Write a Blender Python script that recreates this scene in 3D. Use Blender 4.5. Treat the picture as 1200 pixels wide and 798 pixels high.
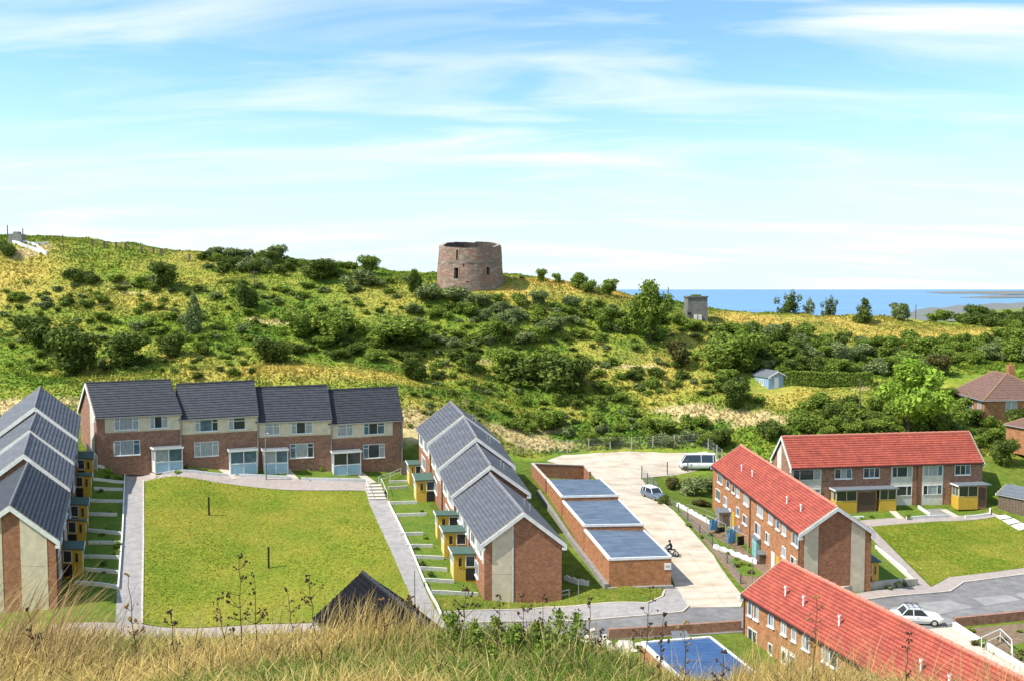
import bpy, bmesh, math, random
import numpy as np
from mathutils import Vector, Matrix
from mathutils.geometry import delaunay_2d_cdt

for o in list(bpy.data.objects):
    bpy.data.objects.remove(o)
scene = bpy.context.scene
COL = scene.collection
random.seed(7)
RNG = np.random.RandomState(7)

# ------------------------------------------------------------------ camera
F = 1050.0                      # focal length in photo pixels (photo 1200 x 798)
PITCH = math.atan(60.0 / F)     # sea horizon lies 60 px above the photo centre
CAM = Vector((0.0, 0.0, 60.0))  # metres above the sea
cam_data = bpy.data.cameras.new('camera')
cam = bpy.data.objects.new('camera', cam_data)
COL.objects.link(cam)
cam.location = CAM
cam.rotation_euler = (math.pi / 2 - PITCH, 0, 0)
cam_data.sensor_width = 36.0
cam_data.lens = 36.0 * F / 1200.0
cam_data.clip_start = 0.1
cam_data.clip_end = 120000.0
scene.camera = cam
scene.render.resolution_x = 1024
scene.render.resolution_y = 680

# ------------------------------------------------------------------ sky and sun
SUN_EL, SUN_AZ = math.radians(51), math.radians(251)
world = bpy.data.worlds.new('World')
scene.world = world
world.use_nodes = True
wn = world.node_tree
wn.nodes.clear()
def wnode(t, **k):
    n = wn.nodes.new(t)
    for a, b in k.items():
        setattr(n, a, b)
    return n
w_out = wnode('ShaderNodeOutputWorld')
w_bg = wnode('ShaderNodeBackground')
w_bg.inputs['Strength'].default_value = 0.15
w_sky = wnode('ShaderNodeTexSky', sky_type='NISHITA')
w_sky.sun_disc = False
w_sky.sun_elevation = SUN_EL
w_sky.sun_rotation = SUN_AZ
w_sky.altitude = 60
w_sky.air_density = 1.0
w_sky.dust_density = 0.3
w_sky.ozone_density = 1.0
# thin cirrus: noise on the direction projected to a high plane
w_geo = wnode('ShaderNodeNewGeometry')
w_neg = wnode('ShaderNodeVectorMath', operation='SCALE'); w_neg.inputs['Scale'].default_value = -1.0
w_sep = wnode('ShaderNodeSeparateXYZ')
w_add = wnode('ShaderNodeMath', operation='ADD'); w_add.inputs[1].default_value = 0.16
w_max = wnode('ShaderNodeMath', operation='MAXIMUM'); w_max.inputs[1].default_value = 0.05
w_dx = wnode('ShaderNodeMath', operation='DIVIDE')
w_dy = wnode('ShaderNodeMath', operation='DIVIDE')
w_cmb = wnode('ShaderNodeCombineXYZ')
w_map = wnode('ShaderNodeMapping')
w_map.inputs['Rotation'].default_value = (0, 0, math.radians(-24))
w_map.inputs['Scale'].default_value = (0.6, 2.0, 1)
w_map.inputs['Location'].default_value = (3.1, 1.7, 0)
w_n1 = wnode('ShaderNodeTexNoise')
w_n1.inputs['Scale'].default_value = 1.25
w_n1.inputs['Detail'].default_value = 9
w_n1.inputs['Roughness'].default_value = 0.52
w_n1.inputs['Distortion'].default_value = 0.8
w_r1 = wnode('ShaderNodeValToRGB')
w_r1.color_ramp.elements[0].position = 0.45
w_r1.color_ramp.elements[1].position = 0.68
w_n2 = wnode('ShaderNodeTexNoise')
w_n2.inputs['Scale'].default_value = 0.55
w_n2.inputs['Detail'].default_value = 3
w_r2 = wnode('ShaderNodeValToRGB')
w_r2.color_ramp.elements[0].position = 0.30
w_r2.color_ramp.elements[1].position = 0.60
w_mul = wnode('ShaderNodeMath', operation='MULTIPLY')
w_mix = wnode('ShaderNodeMix', data_type='RGBA')
w_mix.inputs['B'].default_value = (5.0, 5.25, 5.4, 1)
L = wn.links.new
L(w_geo.outputs['Incoming'], w_neg.inputs[0])
L(w_neg.outputs[0], w_sep.inputs[0])
L(w_sep.outputs['Z'], w_add.inputs[0]); L(w_add.outputs[0], w_max.inputs[0])
L(w_sep.outputs['X'], w_dx.inputs[0]); L(w_max.outputs[0], w_dx.inputs[1])
L(w_sep.outputs['Y'], w_dy.inputs[0]); L(w_max.outputs[0], w_dy.inputs[1])
L(w_dx.outputs[0], w_cmb.inputs['X']); L(w_dy.outputs[0], w_cmb.inputs['Y'])
L(w_cmb.outputs[0], w_map.inputs['Vector'])
L(w_map.outputs[0], w_n1.inputs['Vector']); L(w_cmb.outputs[0], w_n2.inputs['Vector'])
L(w_n1.outputs['Fac'], w_r1.inputs['Fac']); L(w_n2.outputs['Fac'], w_r2.inputs['Fac'])
L(w_r1.outputs['Color'], w_mul.inputs[0]); L(w_r2.outputs['Color'], w_mul.inputs[1])
L(w_mul.outputs[0], w_mix.inputs['Factor'])
w_tint = wnode('ShaderNodeMix', data_type='RGBA', blend_type='MULTIPLY')
w_tint.inputs['Factor'].default_value = 1.0
w_tint.inputs['B'].default_value = (.80, 1.02, 1.06, 1)
L(w_sky.outputs['Color'], w_tint.inputs['A'])
# pale summer haze low in the sky, the same all the way round
w_hz = wnode('ShaderNodeMapRange', interpolation_type='SMOOTHSTEP')
w_hz.inputs['From Min'].default_value = 0.0; w_hz.inputs['From Max'].default_value = 0.24
w_hz.inputs['To Min'].default_value = 0.9; w_hz.inputs['To Max'].default_value = 0.0
L(w_sep.outputs['Z'], w_hz.inputs['Value'])
w_hmix = wnode('ShaderNodeMix', data_type='RGBA')
w_hmix.inputs['B'].default_value = (3.75, 4.4, 4.6, 1)
L(w_hz.outputs[0], w_hmix.inputs['Factor']); L(w_tint.outputs['Result'], w_hmix.inputs['A'])
L(w_hmix.outputs['Result'], w_mix.inputs['A'])
L(w_mix.outputs['Result'], w_bg.inputs['Color'])
L(w_bg.outputs[0], w_out.inputs['Surface'])

sun_data = bpy.data.lights.new('sun', 'SUN')
sun_data.energy = 4.3
sun_data.angle = math.radians(0.5)
sun_data.color = (1.0, 0.955, 0.88)
sun = bpy.data.objects.new('sun', sun_data)
COL.objects.link(sun)
sun_dir = Vector((math.sin(SUN_AZ) * math.cos(SUN_EL), math.cos(SUN_AZ) * math.cos(SUN_EL), math.sin(SUN_EL)))
sun.rotation_euler = sun_dir.to_track_quat('Z', 'Y').to_euler()
sun.location = (-60, 60, 160)
scene.view_settings.view_transform = 'Standard'
scene.view_settings.look = 'None'
scene.view_settings.gamma = 1.0
scene.view_settings.exposure = 0.56
scene.cycles.max_bounces = 6
scene.cycles.transparent_max_bounces = 8

# ------------------------------------------------------------------ photo geometry helpers
CP, SP = math.cos(PITCH), math.sin(PITCH)
def ray(u, v):
    a, b = (u - 600.0) / F, (399.0 - v) / F
    d = Vector((a, CP + b * SP, -SP + b * CP))
    return d / d.y
def W(u, v, Y):
    return CAM + ray(u, v) * Y
def proj(p):
    q = Vector(p) - CAM
    z = q.y * CP - q.z * SP
    return (600 + F * q.x / z, 399 - F * (q.y * SP + q.z * CP) / z)

# value noise in numpy
_tab = RNG.rand(256, 256)
def vnoise(x, y):
    x = np.asarray(x, float); y = np.asarray(y, float)
    xi = np.floor(x).astype(int); yi = np.floor(y).astype(int)
    fx = x - xi; fy = y - yi
    fx = fx * fx * (3 - 2 * fx); fy = fy * fy * (3 - 2 * fy)
    g = lambda i, j: _tab[i & 255, j & 255]
    return (g(xi, yi) * (1 - fx) + g(xi + 1, yi) * fx) * (1 - fy) + (g(xi, yi + 1) * (1 - fx) + g(xi + 1, yi + 1) * fx) * fy
def fbm(x, y, o=4):
    s = 0; a = 0.5; t = 0
    for i in range(o):
        s = s + a * vnoise(x * 2 ** i + 17.3 * i, y * 2 ** i + 5.1 * i); t += a; a *= 0.5
    return s / t

# ------------------------------------------------------------------ terrain height from measured points
CTRL = [
 # estate, left part
 (150,560,113),(145,630,94),(140,710,79),(170,730,77.5),(300,570,112.6),(430,573,113.5),(512,722,78),(330,640,94.5),(465,640,93.5),
 (115,547,112),(200,549,114.3),(250,550,115.8),(300,551,117),(380,552,119.4),(465,553,122),(200,558.5,111.8),(300,561,114.3),(400,563,116.6),(0,720,78),(560,700,84.5),(660,702,85),(20,600,100),
 # garages and yard
 (712,686,86),(786,688,86),(622,558,120),(740,528,135),(625,546,128),(868,712,80),(835,600,108),(790,597,107),(800,548,130),(830,530,134),(700,580,113),
 # right estate
 (938,603,113),(1150,597,115),(1000,613,109),(1091,688,86),(1200,665,92),(1200,710,80),(870,722,78),(1117,733,75.5),(600,735,75.5),(1200,790,66),
 (1015,678,87),(1200,600,113),(1300,660,92),(1300,720,78),(1190,560,120),
 # bank behind the terraces and the slope
 (60,462,135),(20,478,131),(180,440,142),(320,438,143),(470,462,138),(560,475,141),(620,515,137),(1160,492,140),(1050,512,131),(960,520,131),
 (900,458,152),(760,482,146),(650,470,149),(500,430,156),(350,420,154),(100,420,152),(850,490,143),(970,455,152),(1100,455,150),(1200,440,152),
 (100,350,174),(0,360,172),(300,370,170),(450,380,168),(600,400,164),(720,400,167),(850,415,165),(1000,412,177),(1150,402,187),
 # crest
 (0,284,192),(-100,280,192),(100,286,194),(200,300,194),(300,314,194),(400,320,192),(480,328,188),(550,337,180),(620,331,187),(700,342,189),(745,352,189),
 (815,374,184),(900,372,192),(1050,374,202),(1190,372,217),(1300,372,217),
 (960,372,196),
]
PTS = [W(*c) for c in CTRL]
PTS += [Vector((x, 66, 60 - 29.6)) for x in (-60, -35, -15, 0, 15, 30, 50)]
PTS += [Vector((x, 240, z)) for x, z in ((-160, 66), (-110, 66), (-60, 62), (0, 55), (50, 47), (110, 45), (170, 43))]
PTS += [Vector((x, 290, z)) for x, z in ((-190, 54), (-110, 54), (-40, 48), (30, 38), (110, 33), (190, 30))]
PTS += [Vector((-95, 100, 36.5)), Vector((-85, 80, 32)), Vector((-130, 150, 52)), Vector((100, 100, 31)), Vector((120, 150, 41))]
_c = np.array([[p.x, p.y] for p in PTS]); _z = np.array([p.z for p in PTS])
_R = np.sqrt(((_c[:, None] - _c[None]) ** 2).sum(-1) + 25.0)
_n = len(PTS)
_A = np.zeros((_n + 3, _n + 3)); _A[:_n, :_n] = _R - 0.02 * np.eye(_n)
_A[:_n, _n] = 1; _A[:_n, _n + 1:] = _c; _A[_n, :_n] = 1; _A[_n + 1:, :_n] = _c.T
_w = np.linalg.solve(_A, np.concatenate([_z, [0, 0, 0]]))
def terrain(x, y):
    x = np.atleast_1d(np.asarray(x, float)); y = np.atleast_1d(np.asarray(y, float))
    sh = x.shape; x = x.ravel(); y = y.ravel()
    out = np.empty_like(x)
    for i in range(0, len(x), 20000):
        xs, ys = x[i:i + 20000], y[i:i + 20000]
        r = np.sqrt((xs[:, None] - _c[None, :, 0]) ** 2 + (ys[:, None] - _c[None, :, 1]) ** 2 + 25.0)
        out[i:i + 20000] = r @ _w[:_n] + _w[_n] + _w[_n + 1] * xs + _w[_n + 2] * ys
    # rough relief only on the open hillside
    hill = np.clip((y - 132 + 6 * vnoise(x * .06, 3.0)) / 12, 0, 1)
    out = out + hill * ((fbm(x * .09, y * .09, 4) - .5) * 2.4 + (fbm(x * .45, y * .45, 2) - .5) * 0.7)
    # the near hill the photographer stands on
    near = -1.7 - 0.246 * np.minimum(y, 11.2) - 0.49 * np.maximum(y - 11.2, 0) - 0.155 * np.maximum(x - 0.75, 0) * np.clip(y / 11., 0, 1)
    near = near - .30 * np.exp(-((x / np.maximum(y, 3) - .215) / .075) ** 2) * np.clip(y / 9., 0, 1)
    near = 60 + near + (fbm(x * .5, y * .5, 3) - .5) * 0.35 * np.clip(y / 4., 0.2, 1)
    k = np.clip((y - 52) / 14, 0, 1); k = k * k * (3 - 2 * k)
    out = near * (1 - k) + out * k
    return out.reshape(sh)
def tz(x, y):
    return float(terrain(x, y)[0])
_gc = {}
def G(u, v, ymin=58.0, ymax=330.0):
    """world point on the ground seen at photo pixel (u, v)"""
    key = (u, v, ymin)
    if key in _gc:
        return _gc[key].copy()
    d = ray(u, v)
    ys = np.arange(ymin, ymax, 0.5)
    h = CAM.z + d.z * ys - terrain(d.x * ys, ys)
    idx = np.where(h < 0)[0]
    if len(idx) == 0:      # just above the skyline: stand on the crest
        m_ = (ys > 150) & (ys < 225); y = ys[m_][np.argmin(h[m_] / ys[m_])]
    else:
        i = idx[0]
        if i == 0:
            y = ys[0]
        else:
            y = ys[i - 1] + 0.5 * h[i - 1] / (h[i - 1] - h[i])
    p = Vector((d.x * y, y, tz(d.x * y, y)))
    _gc[key] = p
    return p.copy()

# ------------------------------------------------------------------ materials
MATS = {}
def mat(name, c1, c2=None, scale=4.0, rough=0.85, bump=0.0, spec=0.3, metallic=0.0, stretch=(1, 1, 1), detail=5, lo=.35, hi=.65, coord='Object', kind=None, attr=None, vary=0.0, fine=0.0, fscale=9.0):
    m = bpy.data.materials.new(name); m.use_nodes = True
    nt = m.node_tree; b = nt.nodes['Principled BSDF']
    b.inputs['Roughness'].default_value = rough
    b.inputs['Specular IOR Level'].default_value = spec
    b.inputs['Metallic'].default_value = metallic
    col = None
    N = nt.nodes.new; K = nt.links.new
    tc = N('ShaderNodeTexCoord'); mp = N('ShaderNodeMapping'); mp.inputs['Scale'].default_value = stretch
    K(tc.outputs[coord], mp.inputs['Vector'])
    if attr:
        at = N('ShaderNodeAttribute'); at.attribute_name = attr; col = at.outputs['Color']
    if c2 is not None:
        ns = N('ShaderNodeTexNoise'); ns.inputs['Scale'].default_value = scale; ns.inputs['Detail'].default_value = detail
        ns.inputs['Roughness'].default_value = 0.62
        K(mp.outputs[0], ns.inputs['Vector'])
        rp = N('ShaderNodeValToRGB'); rp.color_ramp.elements[0].position = lo; rp.color_ramp.elements[1].position = hi
        rp.color_ramp.elements[0].color = (*c1, 1); rp.color_ramp.elements[1].color = (*c2, 1)
        K(ns.outputs['Fac'], rp.inputs['Fac'])
        if col is None:
            col = rp.outputs['Color']
        else:
            mx = N('ShaderNodeMix'); mx.data_type = 'RGBA'; mx.blend_type = 'MULTIPLY'; mx.inputs['Factor'].default_value = 1.0
            K(col, mx.inputs['A']); K(rp.outputs['Color'], mx.inputs['B']); col = mx.outputs['Result']
        if bump:
            bp = N('ShaderNodeBump'); bp.inputs['Strength'].default_value = bump; bp.inputs['Distance'].default_value = 0.05
            K(ns.outputs['Fac'], bp.inputs['Height']); K(bp.outputs[0], b.inputs['Normal'])
    if kind in ('brick', 'tile'):
        br = N('ShaderNodeTexBrick')
        br.inputs['Scale'].default_value = 1.0
        if kind == 'brick':
            br.inputs['Brick Width'].default_value = 0.30; br.inputs['Row Height'].default_value = 0.12
            br.inputs['Mortar Size'].default_value = 0.013
        else:
            br.offset = 0.0 if 'plain' in name else 0.5
            br.inputs['Brick Width'].default_value = 0.36; br.inputs['Row Height'].default_value = 0.42
            br.inputs['Mortar Size'].default_value = 0.018
        br.inputs['Mortar Smooth'].default_value = 0.2; br.inputs['Bias'].default_value = 0.0
        br.inputs['Color1'].default_value = (1, 1, 1, 1); br.inputs['Color2'].default_value = (.62, .6, .6, 1) if kind == 'brick' else (.84, .84, .84, 1)
        br.inputs['Mortar'].default_value = (.92, .88, .82, 1) if kind == 'brick' else (.56, .56, .56, 1)
        K(mp.outputs[0], br.inputs['Vector'])
        mx = N('ShaderNodeMix'); mx.data_type = 'RGBA'; mx.blend_type = 'MULTIPLY'; mx.inputs['Factor'].default_value = 1.0
        K(col, mx.inputs['A']); K(br.outputs['Color'], mx.inputs['B']); col = mx.outputs['Result']
        bp = N('ShaderNodeBump'); bp.inputs['Strength'].default_value = 0.5; bp.inputs['Distance'].default_value = 0.02; bp.invert = True
        K(br.outputs['Fac'], bp.inputs['Height']); K(bp.outputs[0], b.inputs['Normal'])
    if fine:
        fn = N('ShaderNodeTexNoise'); fn.inputs['Scale'].default_value = fscale; fn.inputs['Detail'].default_value = 6; fn.inputs['Roughness'].default_value = .7
        K(mp.outputs[0], fn.inputs['Vector'])
        fr_ = N('ShaderNodeMapRange'); fr_.inputs['From Min'].default_value = .3; fr_.inputs['From Max'].default_value = .7; fr_.inputs['To Min'].default_value = 1 - fine; fr_.inputs['To Max'].default_value = 1 + fine
        K(fn.outputs['Fac'], fr_.inputs['Value'])
        mx = N('ShaderNodeMix'); mx.data_type = 'RGBA'; mx.blend_type = 'MULTIPLY'; mx.inputs['Factor'].default_value = 1.0
        K(col, mx.inputs['A']); K(fr_.outputs[0], mx.inputs['B']); col = mx.outputs['Result']
    if vary:
        oi = N('ShaderNodeNewGeometry' if vary > 0 else 'ShaderNodeObjectInfo')
        hv = N('ShaderNodeHueSaturation')
        mr = N('ShaderNodeMapRange'); mr.inputs['To Min'].default_value = 1 - abs(vary); mr.inputs['To Max'].default_value = 1 + abs(vary)
        K(oi.outputs['Random Per Island' if vary > 0 else 'Random'], mr.inputs['Value']); K(mr.outputs[0], hv.inputs['Value'])
        if col is None:
            hv.inputs['Color'].default_value = (*c1, 1)
        else:
            K(col, hv.inputs['Color'])
        col = hv.outputs['Color']
    if col is None:
        b.inputs['Base Color'].default_value = (*c1, 1)
    else:
        K(col, b.inputs['Base Color'])
    MATS[name] = m
    return m
def leafmat(name, c1, c2, vary=0.35, trans=0.25):
    m = mat(name, c1, c2, scale=1.3, rough=0.75, spec=0.15, vary=vary)
    nt = m.node_tree; b = nt.nodes['Principled BSDF']; out = nt.nodes['Material Output']
    t = nt.nodes.new('ShaderNodeBsdfTranslucent'); mx = nt.nodes.new('ShaderNodeMixShader'); mx.inputs[0].default_value = trans
    src = b.inputs['Base Color'].links[0].from_socket
    nt.links.new(src, t.inputs['Color']); nt.links.new(b.outputs[0], mx.inputs[1]); nt.links.new(t.outputs[0], mx.inputs[2]); nt.links.new(mx.outputs[0], out.inputs['Surface'])
    return m

BRICK = mat('brick', (.48, .235, .13), (.33, .15, .09), scale=2.2, kind='brick', coord='UV', rough=.9, fine=.15, fscale=1.1)
BRICK_DK = mat('brick_brown', (.45, .255, .172), (.33, .18, .125), scale=2.0, kind='brick', coord='UV', rough=.9, fine=.15, fscale=1.1)
BRICK_OR = mat('brick_orange', (.53, .255, .12), (.42, .19, .09), scale=1.6, kind='brick', coord='UV', rough=.9, fine=.15, fscale=1.1)
CREAM = mat('cream_cladding', (.72, .62, .45), (.64, .55, .40), scale=1.2, rough=.7, fine=.15, fscale=1.6)
PANEL = mat('grey_cream_panel', (.70, .60, .43), (.60, .52, .385), scale=.8, rough=.75, fine=.14, fscale=1.5)
RENDER = mat('pale_render', (.66, .63, .55), (.58, .56, .50), scale=1.0, rough=.8, fine=.15, fscale=1.6)
WHITE = mat('white_paint', (.80, .80, .78), (.72, .72, .70), scale=3.0, rough=.5, fine=.15, fscale=1.6)
STONEW = mat('weathered_white', (.72, .69, .62), (.45, .42, .36), scale=2.5, rough=.85, lo=.5, hi=.8)
SLATE = mat('dark_tile', (.052, .056, .070), (.036, .039, .050), scale=1.6, kind='tile', coord='UV', rough=.62, spec=.4, vary=-.12, fine=.25, fscale=1.2)
SLATE_G = mat('grey_tile_plain', (.135, .14, .155), (.10, .105, .12), scale=1.1, kind='tile', coord='UV', rough=.6, spec=.4, vary=-.12, fine=.2, fscale=1.3)
REDT = mat('red_tile', (.50, .112, .070), (.36, .078, .054), scale=.55, kind='tile', coord='UV', rough=.8, fine=.22, fscale=1.6, detail=9)
BROWNT = mat('brown_tile', (.26, .145, .105), (.17, .10, .08), scale=3.0, kind='tile', coord='UV', rough=.85)
RIDGE_G = mat('ridge_grey', (.27, .25, .25), (.16, .16, .18), scale=6, rough=.8)
RIDGE_R = mat('ridge_red', (.62, .25, .17), (.50, .16, .11), scale=6, rough=.8)
MORTAR = mat('lichen_mortar', (.42, .33, .20), (.25, .20, .14), scale=8, rough=.95)
GLASS = mat('window_glass', (.030, .040, .050), rough=.06, spec=.7)
GLASSB = mat('glass_blue_reflection', (.10, .19, .26), (.05, .09, .12), scale=1.5, rough=.08, spec=.7)  # bluish reflection painted into the pane colour
NET = mat('net_curtain', (.42, .44, .44), (.26, .29, .31), scale=2.5, stretch=(3, 3, .5), rough=.2, spec=.6)
BLUEP = mat('pale_blue_panel', (.36, .53, .64), (.30, .47, .60), scale=2, rough=.5)
YELLOW = mat('yellow_boards', (.62, .40, .055), (.55, .34, .045), scale=2, rough=.55)
YELLOW2 = mat('pale_yellow', (.70, .56, .22), rough=.55)
GREENR = mat('green_felt', (.085, .14, .11), (.065, .11, .09), scale=3, rough=.8)
GREYR = mat('grey_felt', (.17, .19, .205), (.13, .145, .16), scale=3, rough=.8)
BLUER = mat('blue_roof_sheet', (.085, .122, .178), (.135, .17, .22), scale=.9, stretch=(.5, 2.5, 1), rough=.42, spec=.5, vary=-.06, fine=.3, fscale=1.0)
BLUER2 = mat('bright_blue_roof', (.028, .080, .21), (.05, .115, .25), scale=.9, stretch=(.5, 2.5, 1), rough=.45, spec=.5, vary=-.1)
DARK = mat('dark_metal', (.025, .025, .03), rough=.5)
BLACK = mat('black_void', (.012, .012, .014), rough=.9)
PIPE = mat('brown_pipe', (.10, .06, .045), rough=.5)
CONC = mat('yard_concrete', (.57, .49, .38), (.35, .265, .18), scale=.35, rough=.9, lo=.44, hi=.78, stretch=(1, 2.4, 1), bump=.15, fine=.2, fscale=1.4)
ASPH = mat('asphalt', (.235, .222, .212), (.17, .162, .157), scale=.5, rough=.9, bump=.2, fine=.22, fscale=1.1)
ASPH_L = mat('worn_asphalt', (.34, .32, .30), (.25, .24, .23), scale=.6, rough=.9, fine=.16, fscale=4)
PAVE = mat('pavement', (.38, .35, .325), (.285, .265, .25), scale=1.2, rough=.9, bump=.2, fine=.16, fscale=4)
PAVEP = mat('pink_pavement', (.42, .345, .30), (.34, .29, .26), scale=1.2, rough=.9, fine=.16, fscale=4)
KERB = mat('kerb_stone', (.60, .54, .45), (.42, .37, .31), scale=2, rough=.9, fine=.16, fscale=4)
SLABM = mat('pale_slabs', (.58, .52, .42), (.46, .41, .33), scale=2, rough=.9, fine=.16, fscale=4)
SOIL = mat('soil', (.17, .11, .07), (.26, .19, .12), scale=3, rough=.95)
LAWN = mat('lawn_grass', (.140, .205, .018), (.255, .245, .032), scale=.22, rough=.95, spec=.1, bump=.5, detail=12, lo=.33, hi=.68, fine=.30, fscale=2.6)
LAWN2 = mat('garden_grass', (.085, .155, .020), (.15, .19, .028), scale=.7, rough=.95, spec=.1, detail=10, bump=.5, fine=.35, fscale=3.5)
WOOD = mat('weathered_wood', (.19, .14, .10), (.12, .09, .065), scale=5, rough=.9)
CONCP = mat('grey_concrete', (.30, .28, .25), (.21, .20, .18), scale=2, rough=.95, bump=.3)
GALV = mat('galvanised', (.42, .43, .44), rough=.45, metallic=.4)
BUNK = mat('bunker_concrete', (.22, .205, .18), (.14, .13, .12), scale=1.0, rough=.95, bump=.4)
CHALK = mat('chalk', (.72, .66, .56), (.55, .46, .35), scale=1.5, rough=.95)

# ------------------------------------------------------------------ mesh building
class MB:
    def __init__(s):
        s.v = []; s.f = []; s.uv = []
    def face(s, pts, uv=None):
        i = len(s.v)
        s.v += [tuple(p) for p in pts]
        s.f.append(tuple(range(i, i + len(pts))))
        s.uv += [tuple(t) for t in uv] if uv else [(0, 0)] * len(pts)
    def hexa(s, p, dims=(1, 1, 1)):
        """p[i][j][k] corners"""
        a, b, c = dims
        q = lambda i, j, k: p[i][j][k]
        s.face([q(0,0,0), q(1,0,0), q(1,0,1), q(0,0,1)], [(0,0),(a,0),(a,c),(0,c)])
        s.face([q(0,1,0), q(0,1,1), q(1,1,1), q(1,1,0)], [(0,0),(0,c),(a,c),(a,0)])
        s.face([q(0,0,0), q(0,0,1), q(0,1,1), q(0,1,0)], [(0,0),(0,c),(b,c),(b,0)])
        s.face([q(1,0,0), q(1,1,0), q(1,1,1), q(1,0,1)], [(0,0),(b,0),(b,c),(0,c)])
        s.face([q(0,0,0), q(0,1,0), q(1,1,0), q(1,0,0)], [(0,0),(0,b),(a,b),(a,0)])
        s.face([q(0,0,1), q(1,0,1), q(1,1,1), q(0,1,1)], [(0,0),(a,0),(a,b),(0,b)])
    def box(s, x0, x1, y0, y1, z0, z1, M=None):
        P = [[[Vector((x, y, z)) if M is None else M @ Vector((x, y, z)) for z in (z0, z1)] for y in (y0, y1)] for x in (x0, x1)]
        s.hexa(P, (abs(x1 - x0), abs(y1 - y0), abs(z1 - z0)))
    def bar(s, a, b, r, r2=None, n=6):
        a = Vector(a); b = Vector(b); d = (b - a)
        if d.length < 1e-6:
            return
        d.normalize(); r2 = r if r2 is None else r2
        u = d.cross(Vector((0, 0, 1)) if abs(d.z) < .9 else Vector((1, 0, 0))).normalized(); w = d.cross(u)
        ra = [a + (u * math.cos(t) + w * math.sin(t)) * r for t in [2 * math.pi * i / n for i in range(n)]]
        rb = [b + (u * math.cos(t) + w * math.sin(t)) * r2 for t in [2 * math.pi * i / n for i in range(n)]]
        for i in range(n):
            j = (i + 1) % n
            s.face([ra[i], ra[j], rb[j], rb[i]])
        s.face(ra[::-1]); s.face(rb)
    def lathe(s, c, prof, n=16, axis='Z'):
        c = Vector(c)
        rings = []
        for r, h in prof:
            ring = []
            for i in range(n):
                t = 2 * math.pi * i / n
                if axis == 'Z': ring.append(c + Vector((r * math.cos(t), r * math.sin(t), h)))
                else: ring.append(c + Vector((r * math.cos(t), h, r * math.sin(t))))
            rings.append(ring)
        for k in range(len(rings) - 1):
            for i in range(n):
                j = (i + 1) % n
                s.face([rings[k][i], rings[k][j], rings[k + 1][j], rings[k + 1][i]])
        s.face(rings[0][::-1]); s.face(rings[-1])
ORG = {}
def empty(name, loc, label=None, cat=None, group=None, kind=None):
    o = bpy.data.objects.new(name, None); COL.objects.link(o)
    o.location = loc; o.empty_display_size = .5; ORG[o.name] = Vector(loc)
    tag(o, label, cat, group, kind)
    return o
def tag(o, label=None, cat=None, group=None, kind=None):
    if label: o['label'] = label
    if cat: o['category'] = cat
    if group: o['group'] = group
    if kind: o['kind'] = kind
    return o
def build(name, mb, m, parent=None, base=None, smooth=False, label=None, cat=None, group=None, kind=None, recalc=True, weld=False):
    org = ORG[parent.name] if parent is not None else (Vector(base) if base is not None else Vector((0, 0, 0)))
    me = bpy.data.meshes.new(name)
    if mb.v:
        V = np.array(mb.v, float) - np.array(org)
    else:
        V = np.zeros((0, 3))
    me.from_pydata(V.tolist(), [], mb.f)
    uvl = me.uv_layers.new(name='UVMap')
    if len(mb.uv) == len(me.loops):
        uvl.data.foreach_set('uv', np.array(mb.uv, float).ravel())
    if recalc or weld:
        bm = bmesh.new(); bm.from_mesh(me)
        if recalc or weld:
            bmesh.ops.remove_doubles(bm, verts=bm.verts, dist=1e-5)
        if recalc:
            bmesh.ops.recalc_face_normals(bm, faces=bm.faces)
        bm.to_mesh(me); bm.free()
    if smooth:
        me.polygons.foreach_set('use_smooth', [True] * len(me.polygons))
    me.materials.append(m)
    o = bpy.data.objects.new(name, me); COL.objects.link(o)
    if parent is not None:
        o.parent = parent; ORG[o.name] = org
    else:
        o.location = org; ORG[o.name] = org
    tag(o, label, cat, group, kind)
    return o
def copy_tree(o, parent=None):
    c = o.copy(); COL.objects.link(c)
    if parent is not None: c.parent = parent
    for ch in o.children:
        copy_tree(ch, c)
    return c
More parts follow.
